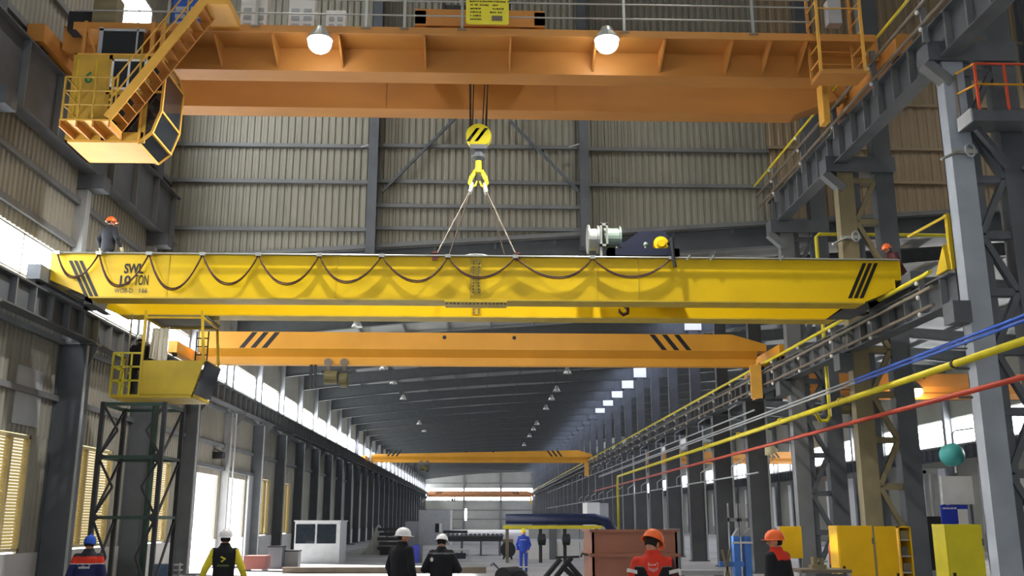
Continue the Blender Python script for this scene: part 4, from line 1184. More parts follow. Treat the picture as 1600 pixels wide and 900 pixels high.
# ---- left support tower under the yellow cab
t = thing('lattice_tower', (-8.6, 25, 0), 'dark green lattice tower on the floor under the yellow cab', 'tower')
tx0, tx1, ty0, ty1, tz = -9.38, -7.86, 24.2, 25.7, 4.95
for i, (x, y) in enumerate(((tx0, ty0), (tx1, ty0), (tx0, ty1), (tx1, ty1))):
    obj('tower_leg', MB().box(x - .05, x + .05, y - .05, y + .05, 0, tz), 'steel_black', t)
mat('tower_green', '#2a4038', .5, var=.15)
obj('drain_pipe', MB().tube([(-8.35, 25.0, 0), (-8.35, 25.0, tz)], .09, 10), 'tower_green', t, smooth=True)
lev = [0.3, 2.15, 3.6, 4.9]
for z in lev:
    for p, q in (((tx0, ty0), (tx1, ty0)), ((tx0, ty1), (tx1, ty1)), ((tx0, ty0), (tx0, ty1)), ((tx1, ty0), (tx1, ty1))):
        obj('tower_strut', MB().bar((*p, z), (*q, z), .06, .08), 'tower_green', t)
for k, (a, b) in enumerate(zip(lev[:-1], lev[1:])):
    for y in (ty0,):
        xm = (tx0 + tx1) / 2
        obj('tower_brace', MB().bar((tx0, y, a), (xm - .35, y, (a + b) / 2), .05, .05).bar((xm - .35, y, (a + b) / 2), (tx0, y, b), .05, .05), 'steel_black', t)
        obj('tower_brace', MB().bar((tx1, y, a), (xm + .35, y, (a + b) / 2), .05, .05).bar((xm + .35, y, (a + b) / 2), (tx1, y, b), .05, .05), 'steel_black', t)
    for x in (tx0, tx1):
        obj('tower_brace', MB().bar((x, ty0, a), (x, ty1, b), .05, .05), 'steel_black', t)
for z in (2.15, 3.6):
    for x in (tx0, tx1): obj('gusset_plate', MB().prism([(x, z - .16), (x + (.2 if x < -9 else -.2), z), (x, z + .16)], 'y', ty0 - .07, ty0 - .05), 'steel_black', t)

# ================================================================== FLOOR-LEVEL THINGS
def cabinet(label, x0, x1, y0, y1, h, m='yellow_cabinet', openc=False, name='tool_cabinet'):
    t = thing(name, ((x0 + x1) / 2, (y0 + y1) / 2, 0), label, 'cabinet')
    if not openc:
        obj('cabinet_body', MB().box(x0, x1, y0 + .02, y1, .08, h), m, t)
        d = obj('cabinet_door', MB().box(x0 + .02, x1 - .02, y0, y0 + .02, .12, h - .04), m, t)
        obj('door_handle', MB().box(x0 + .06, x0 + .1, y0 - .04, y0, h * .52, h * .60), 'black', d)
        for z in (.3, h - .3): obj('hinge', MB().cyl((x1 - .01, y0 - .005, z - .06), (x1 - .01, y0 - .005, z + .06), .018, 6), 'steel_dark', d)
    else:
        obj('cabinet_body', MB().box(x0, x0 + .03, y0, y1, .08, h).box(x1 - .03, x1, y0, y1, .08, h).box(x0, x1, y1 - .03, y1, .08, h).box(x0, x1, y0, y1, h - .03, h).box(x0, x1, y0, y1, .08, .12), m, t)
        for k in range(5):
            z = .4 + k * .32
            obj('shelf', MB().box(x0 + .03, x1 - .03, y0 + .03, y1 - .03, z, z + .03), 'galv', t)
            obj('stored_box', MB().box(x0 + .08, x0 + .2 + .05 * (k % 3), y0 + .08, y0 + .3, z + .03, z + .2), ('red_paint', 'white_paint', 'steel_brown', 'steel_dark', 'olive')[k], t)
    for x in (x0 + .04, x1 - .04):
        for y in (y0 + .06, y1 - .04): obj('foot', MB().cyl((x, y, 0), (x, y, .08), .025, 8), 'steel_dark', t)
    return t
def gx(px, Y): return at(px, 840, Y).x
Y = 17.0
cabinet('yellow steel cabinet with closed door at the nearest lattice column', gx(1478, Y), gx(1536, Y), Y, Y + .5, 2.02, 'yellow_pipe')
Y = 20.0
cabinet('tall yellow cabinet with closed doors, left of the open one', gx(1309, Y), gx(1364, Y), Y, Y + .5, 1.98)
cabinet('yellow cabinet with its shelves showing behind an open door', gx(1366, Y) + .5, gx(1424, Y), Y, Y + .5, 1.97, openc=True)
t = thing('cabinet_door_leaf', (gx(1366, Y), Y, 0), 'wide yellow door panel beside the open cabinet shelves', 'door')
obj('door_sheet', MB().box(gx(1366, Y), gx(1399, Y), Y - .06, Y - .03, 0.0, 1.97), 'yellow_cabinet', t)
obj('door_handle', MB().box(gx(1394, Y), gx(1397, Y), Y - .1, Y - .06, .95, 1.05), 'black', t)
Y = 27.6
t = thing('blank_board', (gx(1236, Y), Y, 1.0), 'plain yellow board on posts behind the man in the orange helmet at right', 'board')
obj('board_sheet', MB().box(gx(1219, Y), gx(1253, Y), Y, Y + .03, 1.05, 1.92), 'yellow_cabinet', t)
obj('board_edge', MB().box(gx(1215, Y), gx(1219, Y), Y, Y + .04, 1.15, 1.92), 'white_paint', t)
parts('post', MB().box(gx(1221, Y), gx(1221, Y) + .05, Y + .03, Y + .08, 0, 1.9).box(gx(1248, Y), gx(1248, Y) + .05, Y + .03, Y + .08, 0, 1.9), 'steel_dark', t)
# work table with clutter
Y = 19.0
t = thing('work_bench', (gx(1285, Y), Y, 0), 'cluttered steel work bench left of the yellow cabinets', 'bench')
obj('bench_top', MB().box(gx(1240, Y), gx(1318, Y), Y - .3, Y + .5, 1.12, 1.18), 'steel_brown', t)
for x in (gx(1243, Y), gx(1312, Y)):
    for y in (Y - .25, Y + .45): obj('leg', MB().box(x, x + .06, y - .03, y + .03, 0, 1.12), 'steel_light', t)
obj('bench_panel', MB().box(gx(1265, Y), gx(1316, Y), Y - .22, Y - .2, .3, 1.1), 'steel_dark', t)
p = at(1277, 878, Y)
t = thing('bench_vice', (p.x, Y, 1.18), 'olive bench vice on the cluttered work bench', 'tool')
obj('vice_body', MB().box(p.x - .14, p.x + .14, Y - .1, Y + .1, 1.18, 1.26).box(p.x - .1, p.x - .02, Y - .08, Y + .08, 1.26, 1.4).box(p.x + .03, p.x + .1, Y - .08, Y + .08, 1.26, 1.38), 'olive', t)
obj('vice_screw', MB().cyl((p.x - .1, Y, 1.32), (p.x + .2, Y, 1.32), .02, 8), 'galv', t)
p = at(1302, 862, 20.6)
t = thing('fire_extinguisher', (p.x, 20.6, 1.15), 'red fire extinguisher hung left of the tall yellow cabinet', 'extinguisher')
obj('cylinder_body', MB().lathe([(.02, 0), (.085, .02), (.085, .42), (.06, .48), (.03, .5)], (p.x, 20.6, p.z - .28), (0, 0, 1), 14), 'red_paint', t, smooth=True)
obj('valve', MB().cyl((p.x, 20.6, p.z + .22), (p.x, 20.6, p.z + .28), .03, 8).bar((p.x - .08, 20.6, p.z + .28), (p.x + .06, 20.6, p.z + .3), .02, .03), 'black', t)
obj('hose', MB().tube([(p.x + .03, 20.55, p.z + .24), (p.x + .13, 20.55, p.z + .1), (p.x + .11, 20.55, p.z - .12)], .018, 6), 'black', t)
obj('wall_hook', MB().box(p.x - .06, p.x + .06, 20.68, 20.72, 0, p.z + .1), 'steel_dark', t)
# teal tank, white panel, blue notice board
Y = 23.0
p = at(1488, 711, Y)
t = thing('air_receiver', (p.x, Y, p.z), 'round teal tank hung beside the nearest lattice column', 'tank')
obj('tank_shell', MB().lathe([(.02, -.28), (.16, -.25), (.25, -.15), (.27, 0), (.26, .12), (.18, .22), (.02, .26)], p, (.55, -.8, .1), 20), 'teal', t, smooth=True)
obj('tank_bracket', MB().tube([(p.x + .05, Y, p.z + .22), (p.x + .05, Y, p.z + .5), (p.x + .12, Y, p.z + .58), (11.9, Y - 1.6, p.z + .6)], .02, 6), 'steel_dark', t)
obj('valve', MB().cyl((p.x + .05, Y, p.z - .26), (p.x + .05, Y, p.z - .42), .03, 8), 'galv', t)
Y = 24.0
a, b = at(1474, 788, Y), at(1512, 744, Y)
t = thing('display_panel', ((a.x + b.x) / 2, Y, 0), 'large plain white panel above the blue notice board at right', 'panel')
obj('panel_sheet', MB().box(a.x, b.x + .1, Y, Y + .04, a.z, b.z), 'white_paint', t)
obj('panel_post', MB().box(a.x + .02, a.x + .08, Y + .04, Y + .1, 0, b.z), 'steel_dark', t)
obj('panel_post', MB().box(b.x, b.x + .06, Y + .04, Y + .1, 0, b.z), 'steel_dark', t)
a2, b2 = at(1472, 818, Y - .2), at(1512, 789, Y - .2)
t = thing('notice_board', ((a2.x + b2.x) / 2, Y - .2, 0), 'blue notice board with white lettering behind the yellow cabinet at right', 'board')
obj('board_sheet', MB().box(a2.x, b2.x, Y - .2, Y - .17, a2.z - .4, b2.z), 'blue_deep', t)
mbp = MB()
rr = random.Random(3); x = a2.x + .05
while x < a2.x + .38: mbp.box(x, x + .02, Y - .204, Y - .2, b2.z - .1, b2.z - .1 + rr.uniform(.03, .05)); x += .032
obj('board_print', mbp, 'white_paint', t, kind='stuff')
obj('board_paper', MB().box(a2.x + .42, b2.x - .02, Y - .21, Y - .2, a2.z - .2, b2.z - .1), 'white_paint', t)
parts('board_post', MB().box(a2.x + .05, a2.x + .1, Y - .17, Y - .12, 0, b2.z).box(b2.x - .1, b2.x - .05, Y - .17, Y - .12, 0, b2.z), 'steel_dark', t)
Y = 26.5
a, b = at(1549, 800, Y), at(1595, 745, Y)
t = thing('white_screen', ((a.x + b.x) / 2, Y, 0), 'pale sheet partition behind the lattice column at the right edge', 'partition')
obj('screen_sheet', MB().box(a.x, b.x + .4, Y, Y + .04, a.z, b.z), 'white_paint', t)
parts('screen_leg', MB().box(a.x + .1, a.x + .16, Y + .04, Y + .1, 0, a.z).box(b.x - .1, b.x - .04, Y + .04, Y + .1, 0, a.z), 'steel_light', t)
Y = 30.0
t = thing('machine_housing', (gx(1430, Y), Y, 0), 'dark machine with pale frame behind the right columns', 'machine')
obj('machine_body', MB().box(gx(1440, Y), gx(1474, Y), Y, Y + 1.5, .6, 2.2), 'steel_black', t)
obj('machine_base', MB().box(gx(1436, Y), gx(1476, Y), Y, Y + 1.5, 0, .6), 'grey_paint', t)
parts('machine_mast', MB().box(gx(1452, Y), gx(1457, Y), Y, Y + .2, 2.2, 3.6).box(gx(1436, Y), gx(1476, Y), Y, Y + .2, 3.5, 3.65).box(gx(1465, Y), gx(1468, Y), Y, Y + .2, 2.2, 3.5), 'steel_light', t)
p = at(1436, 770, 28.8)
t = thing('floor_lamp', (p.x, 28.8, 0), 'white globe work lamp on a thin post between the right columns', 'lamp')
obj('lamp_globe', MB().ball(p, .1, .1, .13, 12, 8), 'lamp_small', t, smooth=True)
obj('lamp_post', MB().cyl((p.x + .06, 28.8, 0), (p.x + .06, 28.8, p.z), .03, 8), 'black', t)
# blue machine at right of centre
Y = 30.5
t = thing('blue_press', (gx(1160, Y), Y, 0), 'bright blue machine frame beside the man in the orange helmet at right', 'machine')
for i, (p0, p1) in enumerate(((1146, 1156), (1163, 1173))):
    q0, q1 = gx(p0, Y), gx(p1, Y)
    c_ = obj('machine_column', MB().box(q0, q1, Y, Y + .3, 0, 1.6), 'blue_mach', t)
    obj('column_cap', MB().prism([(q0, 1.6), (q1, 1.6), (q1, 1.85), (q0 + .1, 1.75)], 'y', Y + .02, Y + .25), 'steel_light', c_)
obj('cross_beam', MB().box(gx(1122, Y), gx(1160, Y), Y - .05, Y + .1, .7, .85), 'blue_mach', t)
obj('cross_plate', MB().box(gx(1143, Y), gx(1175, Y), Y - .03, Y, 1.38, 1.44), 'white_paint', t)
parts('brace', MB().bar((gx(1126, Y), Y - .1, 0), (gx(1138, Y), Y - .1, 1.2), .06, .06).bar((gx(1140, Y), Y - .1, 0), (gx(1126, Y), Y - .1, 1.2), .06, .06), 'olive', t)
parts('guide_frame', MB().box(gx(1143, Y), gx(1145, Y), Y + .3, Y + .36, 0, 2.6).box(gx(1157, Y), gx(1159, Y), Y + .3, Y + .36, 0, 2.6).box(gx(1143, Y), gx(1159, Y), Y + .3, Y + .36, 2.05, 2.15)
    .box(gx(1162, Y), gx(1164, Y), Y + .3, Y + .36, 0, 2.6).box(gx(1173, Y), gx(1175, Y), Y + .3, Y + .36, 0, 2.6).box(gx(1162, Y), gx(1175, Y), Y + .3, Y + .36, 2.05, 2.15), 'grey_paint', t)
# brown steel bin
Y = 22.0
x0, x1 = gx(925, Y), gx(1058, Y)
t = thing('steel_bin', ((x0 + x1) / 2, Y + .8, 0), 'large reddish-brown steel bin with ribbed sides in front of the blue duct', 'bin')
tp = 1.87
obj('bin_shell', MB().box(x0, x1, Y, Y + .05, 0, tp).box(x0, x1, Y + 1.75, Y + 1.8, 0, tp).prism([(x0, Y), (x0 + .05, Y), (x0 + .05, Y + 1.8), (x0, Y + 1.8)], 'z', 0, tp).box(x1 - .05, x1, Y, Y + 1.8, 0, tp).box(x0, x1, Y, Y + 1.8, 0, .05), 'copper_bin', t)
for z in (.62, 1.3): obj('bin_rib', MB().box(x0 - .05, x1 + .05, Y - .06, Y, z, z + .07).box(x0 - .06, x0, Y, Y + 1.8, z, z + .07), 'copper_bin', t)
obj('bin_rim', MB().box(x0 - .04, x1 + .04, Y - .05, Y + .0, tp - .04, tp + .02).box(x0 - .05, x0, Y, Y + 1.8, tp - .04, tp + .02), 'copper_bin', t)
obj('lifting_lug', MB().tube([(x0 - .05, Y + .3, 1.33), (x0 - .2, Y + .3, 1.36), (x0 - .22, Y + .3, 1.28)], .03, 6), 'steel_black', t)
# blue duct on a yellow rail behind the worker
Y = 50.0
def gz(py, Y): return at(800, py, Y).z
t = thing('conveyor_duct', (gx(860, Y), Y, 0), 'long dark blue duct over a yellow beam behind the worker in blue', 'machine')
z = gz(811, Y)
obj('duct_tube', MB().tube([(gx(790, Y), Y, z), (gx(930, Y), Y, z), (gx(948, Y), Y, z - .15), (gx(958, Y), Y, z - .55), (gx(960, Y), Y, z - 1.0)], [.26, .28, .26, .26, .26], 14), 'navy_duct', t, smooth=True)
obj('support_beam', MB().box(gx(786, Y), gx(940, Y), Y - .25, Y + .25, z - .48, z - .32), 'yellow_pipe', t)
for px in (790, 842, 880, 930): obj('support_leg', MB().box(gx(px, Y), gx(px, Y) + .16, Y - .1, Y + .1, 0, z - .48), 'steel_black' if px > 800 else 'steel_brown', t)
for px in (842, 880): obj('drive_unit', MB().lathe([(.05, 0), (.28, .05), (.28, .4), (.05, .45)], (gx(px, Y) - .1, Y - .3, z - 1.0), (1, 0, 0), 12), 'steel_black', t)
Y = 54.0
t = thing('concrete_barrier', (gx(865, Y), Y, 0), 'row of whitish panels behind the yellow beam and blue duct', 'barrier')
for p0, p1 in ((826, 858), (870, 905), (906, 925)):
    obj('barrier_panel', MB().box(gx(p0, Y), gx(p1, Y), Y, Y + .3, 0, gz(846, Y)), 'white_paint', t)
    obj('barrier_panel', MB().box(gx(p0, Y), gx(p1, Y), Y, Y + .3, gz(842, Y), gz(822, Y)), 'grey_paint', t)
obj('barrier_post', MB().box(gx(858, Y), gx(870, Y), Y - .05, Y + .3, 0, gz(820, Y)), 'steel_grey', t)
Y = 70
t = thing('white_container', (gx(935, Y), Y, 0), 'tall white box behind the blue duct, left of the yellow riser', 'container')
obj('container_shell', MB().box(gx(918, Y), gx(938, Y), Y, Y + 3, 0, gz(785, Y)), 'white_paint', t)
obj('container_side', MB().box(gx(938, Y), gx(952, Y), Y + .05, Y + 3, 0, gz(786, Y)), 'grey_paint', t)
# grey control cabinet with red sign
Y = 36
t = thing('control_cabinet', (gx(1052, Y), Y, 0), 'grey control cabinet with a small red warning mark, right of the brown bin', 'cabinet')
obj('cabinet_body', MB().box(gx(1041, Y), gx(1063, Y), Y, Y + .4, .9, gz(826, Y)), 'steel_grey', t)
obj('warning_mark', MB().box(gx(1047, Y), gx(1057, Y), Y - .01, Y, gz(836, Y), gz(831, Y)), 'red_paint', t)
parts('cabinet_leg', MB().box(gx(1042, Y), gx(1042, Y) + .06, Y, Y + .4, 0, .9).box(gx(1060, Y), gx(1060, Y) + .06, Y, Y + .4, 0, .9), 'steel_dark', t)
# low bench right of the red jacket
Y = 33
t = thing('low_platform', (gx(1100, Y), Y, 0), 'low grey platform on the floor right of the man in red', 'platform')
obj('deck', MB().box(gx(1062, Y), gx(1128, Y), Y, Y + 1.2, .3, .45), 'grey_paint', t)
for px in (1064, 1124): obj('leg', MB().box(gx(px, Y), gx(px, Y) + .1, Y + .1, Y + 1.1, 0, .3), 'steel_dark', t)
# pale booth with windows at left
Y = 49.2
x0, x1, xs = gx(460, Y), gx(526, Y), gx(538, Y)
t = thing('office_booth', ((x0 + x1) / 2, Y, 0), 'pale grey office booth with two dark windows by the left columns', 'booth')
tp = gz(815, Y)
obj('booth_wall', MB().box(x0, x1 + .12, Y, Y + 2.4, 0, tp), 'grey_paint', t)
obj('booth_corner', MB().box(x1 - .02, x1 + .16, Y - .04, Y + 2.4, 0, tp + .04), 'grey_paint', t)
obj('booth_roof', MB().box(x0 - .05, x1 + .2, Y - .06, Y + 2.5, tp, tp + .06), 'grey_paint', t)
for a, b in ((462, 492), (495, 525)): obj('pane', MB().box(gx(a, Y), gx(b, Y), Y - .02, Y, gz(849, Y), gz(819, Y)), 'dark_glass', t)
Y = 44
t = thing('storage_box', (gx(432, Y), Y, 0), 'dark blue-grey storage box beside the pale booth', 'box')
obj('box_shell', MB().box(gx(420, Y), gx(442, Y), Y, Y + .8, 0, gz(855, Y)), 'steel_dark', t)
obj('box_lid', MB().box(gx(419, Y), gx(443, Y), Y - .03, Y + .82, gz(855, Y), gz(853, Y)), 'steel_black', t)
t = thing('storage_box', (gx(455, Y), Y + .5, 0), 'smaller grey crate between the storage box and the booth', 'box')
obj('box_shell', MB().box(gx(443, Y), gx(464, Y), Y + .5, Y + 1.2, 0, gz(862, Y)), 'steel_grey', t)
obj('box_rim', MB().box(gx(443, Y) - .03, gx(464, Y) + .03, Y + .47, Y + 1.23, gz(862, Y), gz(860, Y)), 'steel_black', t)
Y = 42
t = thing('maroon_skip', (gx(398, Y), Y, 0), 'low faded maroon skip in the bright doorway light', 'skip')
obj('skip_body', MB().box(gx(383, Y), gx(417, Y), Y, Y + 1, .08, gz(868, Y)), 'maroon', t)
parts('skip_runner', MB().box(gx(385, Y), gx(387, Y), Y, Y + 1, 0, .08).box(gx(412, Y), gx(414, Y), Y, Y + 1, 0, .08), 'steel_light', t)
Y = 33.6
mat('rack_blue', '#4a5f7c', .5, var=.1)
t = thing('parts_rack', (gx(264, Y), Y, 0), 'blue-grey parts rack behind the lattice tower on the left', 'rack')
obj('rack_side', MB().box(gx(242, Y), gx(266, Y), Y, Y + .4, 0, .66), 'rack_blue', t)
for k in range(4): obj('rack_shelf', MB().box(gx(266, Y), gx(284, Y), Y, Y + .4, 0.1 + k * .17, .14 + k * .17), 'steel_light', t)
parts('rack_post', MB().box(gx(283, Y), gx(285, Y), Y, Y + .05, 0, .7), 'steel_light', t)
# wall box high beside the doorway
p = at(352, 719, 44.0)
t = thing('wall_speaker', (-11.8, 44, p.z), 'small dark box lamp fixed above the bright doorway', 'lamp')
obj('box_shell', MB().box(-11.95, -11.5, 43.8, 44.2, 4.75, 5.05), 'steel_black', t)
obj('box_arm', MB().bar((-11.95, 44, 5.2), (-11.6, 44, 5.05), .06, .06), 'steel_grey', t)
# grey covered heap, machinery, blue bin further down the hall
Y = 62
t = thing('covered_heap', (gx(590, Y), Y, 0), 'grey sheet-covered heap in front of the left columns', 'heap')
mb = MB()
cx = gx(592, Y)
N = 14
for i in range(N + 1):
    for j in range(9):
        u, v = i / N, j / 8
        hgt = (1.75 * math.exp(-((u - .35) / .2) ** 2) + .6 * math.exp(-((u - .75) / .25) ** 2)) * math.sin(PI * v) ** .6
        mb.v.append(Vector((cx - 1.0 + 2.6 * u, Y - .6 + 1.6 * v, max(0, hgt + .06 * math.sin(9 * u + 7 * v)) * (1 if 0 < j < 8 else 0))))
for i in range(N):
    for j in range(8): mb.f.append((i * 9 + j, (i + 1) * 9 + j, (i + 1) * 9 + j + 1, i * 9 + j + 1))
obj('sheet_cover', mb, 'grey_bag', t, smooth=True)
t = thing('pallet_stack', (gx(612, Y), Y, 0), 'dark stack of metal plates beside the grey covered heap', 'stack')
for k in range(5): obj('plate', MB().box(gx(593, Y) + .1 * (k % 2), gx(632, Y), Y - 1.2, Y - .7, .3 + k * .28, .5 + k * .28), 'steel_black', t)
obj('plate_support', MB().box(gx(597, Y), gx(628, Y), Y - 1.1, Y - .8, 0, .3), 'steel_black', t)
Y = 85
t = thing('machine_enclosure', (gx(670, Y), Y, 0), 'large pale grey machine enclosure in the distance behind the white helmets', 'machine')
obj('enclosure_body', MB().box(gx(654, Y), gx(704, Y), Y, Y + 5, 0, gz(797, Y)), 'grey_paint', t)
obj('enclosure_wing', MB().box(gx(632, Y), gx(654, Y), Y + .2, Y + 5, 0, gz(815, Y)), 'grey_paint', t)
obj('enclosure_edge', MB().box(gx(703, Y), gx(706, Y), Y - .05, Y + .1, 0, gz(797, Y)), 'white_paint', t)
obj('enclosure_door', MB().box(gx(680, Y), gx(686, Y), Y - .06, Y, gz(832, Y), gz(818, Y)), 'black', t)
obj('enclosure_window', MB().box(gx(686, Y), gx(690, Y), Y - .06, Y, gz(831, Y), gz(818, Y)), 'white_paint', t)
Y = 60
t = thing('roller_conveyor', (gx(740, Y), Y, 0), 'long dark roller conveyor in the middle distance, left of the duct', 'conveyor')
obj('conveyor_frame', MB().box(gx(690, Y), gx(786, Y), Y, Y + .2, gz(846, Y), gz(838, Y)).box(gx(690, Y), gx(786, Y), Y + 1.4, Y + 1.6, gz(846, Y), gz(838, Y)), 'steel_black', t)
for k in range(14):
    x = gx(693, Y) + k * (gx(784, Y) - gx(693, Y)) / 13
    obj('roller', MB().cyl((x, Y + .1, gz(837, Y)), (x, Y + 1.5, gz(837, Y)), .12, 10), 'steel_dark', t)
for px in (692, 720, 750, 780): obj('leg', MB().box(gx(px, Y), gx(px, Y) + .12, Y, Y + 1.6, 0, gz(846, Y)), 'steel_dark', t)
obj('load_block', MB().box(gx(692, Y), gx(730, Y), Y + .2, Y + 1.4, gz(836, Y) + .1, gz(829, Y)), 'steel_black', t)
Y = 52
t = thing('workshop_table', (gx(722, Y), Y, 0), 'pale steel table frame behind the right white-helmeted man', 'table')
obj('table_top', MB().box(gx(700, Y), gx(734, Y), Y, Y + 1, gz(861, Y), gz(858, Y)), 'grey_paint', t)
for px in (701, 732):
    for yy in (Y, Y + .9): obj('leg', MB().box(gx(px, Y), gx(px, Y) + .08, yy, yy + .08, 0, gz(861, Y)), 'grey_paint', t)
obj('table_panel', MB().box(gx(704, Y), gx(728, Y), Y + .3, Y + .35, .1, gz(864, Y)), 'navy', t)
Y = 50
t = thing('blue_container', (gx(648, Y), Y, 0), 'bright blue upright bin between the two men in white helmets', 'bin')
obj('bin_shell', MB().prism([(gx(641, Y), 0), (gx(655, Y), 0), (gx(656, Y), gz(851, Y)), (gx(640, Y), gz(853, Y))], 'y', Y, Y + .5), 'blue_deep', t)
obj('bin_side', MB().box(gx(655, Y), gx(660, Y), Y + .05, Y + .5, 0, gz(853, Y)), 'steel_dark', t)
Y = 55
t = thing('scrap_machine', (gx(795, Y), Y, 0), 'dark rusty machine stand left of the worker in blue', 'machine')
obj('machine_body', MB().box(gx(785, Y), gx(801, Y), Y - 1, Y - .4, .7, gz(842, Y)), 'steel_brown', t)
for px in (786, 793, 799): obj('leg', MB().bar((gx(px, Y), Y - .7, 0), (gx(794, Y), Y - .7, .8), .1, .1), 'steel_black', t)
obj('flywheel', MB().lathe([(.1, 0), (.42, .02), (.42, .12), (.1, .14)], (gx(793, Y), Y - 1.1, gz(858, Y)), (0, 1, 0), 16), 'steel_black', t)
# crossed pipes and tools on the floor in front
Y = 27.0
t = thing('pipe_trestle', (gx(885, Y), Y, 0), 'crossed dark pipes forming a trestle left of the brown bin', 'trestle')
for a, b in (((852, 902), (876, 873)), ((866, 905), (893, 871)), ((880, 886), (900, 905)), ((886, 878), (910, 905))):
    A, B = at(a[0], a[1], Y), at(b[0], b[1], Y)
    d = (A - B)
    A = B + d * ((B.z - .0) / max(.05, B.z - A.z)) if B.z > A.z else A
    if A.z > B.z: B = A + (B - A) * (A.z / (A.z - B.z))
    obj('pipe_bar', MB().tube([A, B], .07, 10), 'steel_black', t)
obj('cross_rod', MB().tube([at(868, 871, Y), at(905, 870, Y)], .03, 8), 'steel_black', t)
Y = 32.0
t = thing('steel_roll', (gx(797, Y), Y, 0), 'dark machine part lying on the floor before the worker in blue', 'part')
p = at(795, 893, Y)
obj('roll_body', MB().cyl((p.x - .2, Y - .3, .32), (p.x + .25, Y + .4, .32), .31, 18), 'steel_black', t)
obj('roll_handle', MB().tube([(p.x - .2, Y - .2, .45), (p.x - .5, Y - .2, .75), (p.x - .58, Y - .2, .68)], .03, 6), 'steel_dark', t)
t = thing('steel_roll', (gx(811, Y), Y, 0), 'second dark machine part by the feet of the worker in blue', 'part')
obj('roll_body', MB().lathe([(.05, 0), (.26, .02), (.3, .3), (.22, .5), (.05, .52)], (gx(811, Y), Y - .3, .28), (0, 1, 0), 16), 'steel_black', t)
obj('roll_axle', MB().cyl((gx(811, Y), Y - .4, .28), (gx(811, Y), Y + .3, .28), .05, 8), 'steel_dark', t)
t = thing('shade_strip', (0, 40, 0), 'long low dark steel beam lying across the floor behind the two men', 'shade strip')
obj('shade_strip_body', MB().ibeam((gx(444, 40.5), 40.5, .12), (gx(760, 40.5), 40.5, .12), .24, .2), 'steel_brown', t)  # dark strip stands in for the shade where the sunlit floor ends
obj('shade_strip_support', MB().box(-6, -5.8, 40.35, 40.65, 0, .02), 'steel_dark', t)

p = at(1207, 703, 38.5)
t = thing('wall_lamp', (p.x, 38.6, p.z), 'cream bulkhead lamp on an arm, on the right columns under the red pipe', 'lamp')
obj('lamp_arm', MB().bar((p.x + .35, 39.7, p.z - .3), (p.x, 38.6, p.z), .06, .06), 'white_paint', t)
obj('lamp_hood', MB().lathe([(.04, .25), (.16, .2), (.28, -.1), (.24, -.12)], (p.x - .05, 38.6, p.z), (-.4, -.2, .9), 14), 'glove', t, smooth=True)
p = at(1546, 575, 44.6)
t = thing('crane_control_box', (p.x, 44.6, p.z), 'yellow hanging control box on the orange crane in the right bay', 'box')
obj('box_shell', MB().prism([(p.x - .5, p.z + .45), (p.x + .45, p.z + .5), (p.x + .5, p.z - .35), (p.x + .25, p.z - .4)], 'y', 44.5, 44.8), 'yellow_dull', t)
obj('box_hanger', MB().box(p.x - .05, p.x + .05, 44.6, 44.7, p.z + .4, 8.6), 'steel_dark', t)

# ================================================================== PEOPLE
def remesh(mb, voxel, smooth_it=6):
    me = bpy.data.meshes.new('tmp'); me.from_pydata(mb.v, [], mb.f); me.update()
    o = bpy.data.objects.new('tmp', me); COL.objects.link(o)
    r = o.modifiers.new('r', 'REMESH'); r.mode = 'VOXEL'; r.voxel_size = voxel; r.use_smooth_shade = True
    if smooth_it:
        s = o.modifiers.new('s', 'SMOOTH'); s.factor = .5; s.iterations = smooth_it
    dg = bpy.context.evaluated_depsgraph_get(); dg.update()
    out = bpy.data.meshes.new_from_object(o.evaluated_get(dg))
    bpy.data.objects.remove(o); bpy.data.meshes.remove(me)
    return out
def mesh_obj(name, me, mats, parent, paint=None):
    for m in mats: me.materials.append(MATS[m])
    if paint:
        for p in me.polygons: p.material_index = paint(p.center)
    me.polygons.foreach_set('use_smooth', [True] * len(me.polygons))
    me.name = name
    o = bpy.data.objects.new(name, me); COL.objects.link(o); o.parent = parent
    PL[o.name] = PL[parent.name]
    return o
def loft(mb, rings, n=18):
    """rings: (z, rx, ry, cx, cy)"""
    base = len(mb.v)
    for z, rx, ry, cx, cy in rings:
        for k in range(n):
            a = 2 * PI * k / n
            mb.v.append(Vector((cx + rx * math.cos(a), cy + ry * math.sin(a), z)))
    for i in range(len(rings) - 1):
        for k in range(n):
            k2 = (k + 1) % n
            mb.f.append((base + i * n + k, base + i * n + k2, base + (i + 1) * n + k2, base + (i + 1) * n + k))
    mb.f.append(tuple(base + k for k in reversed(range(n)))); mb.f.append(tuple(base + (len(rings) - 1) * n + k for k in range(n)))
    return mb
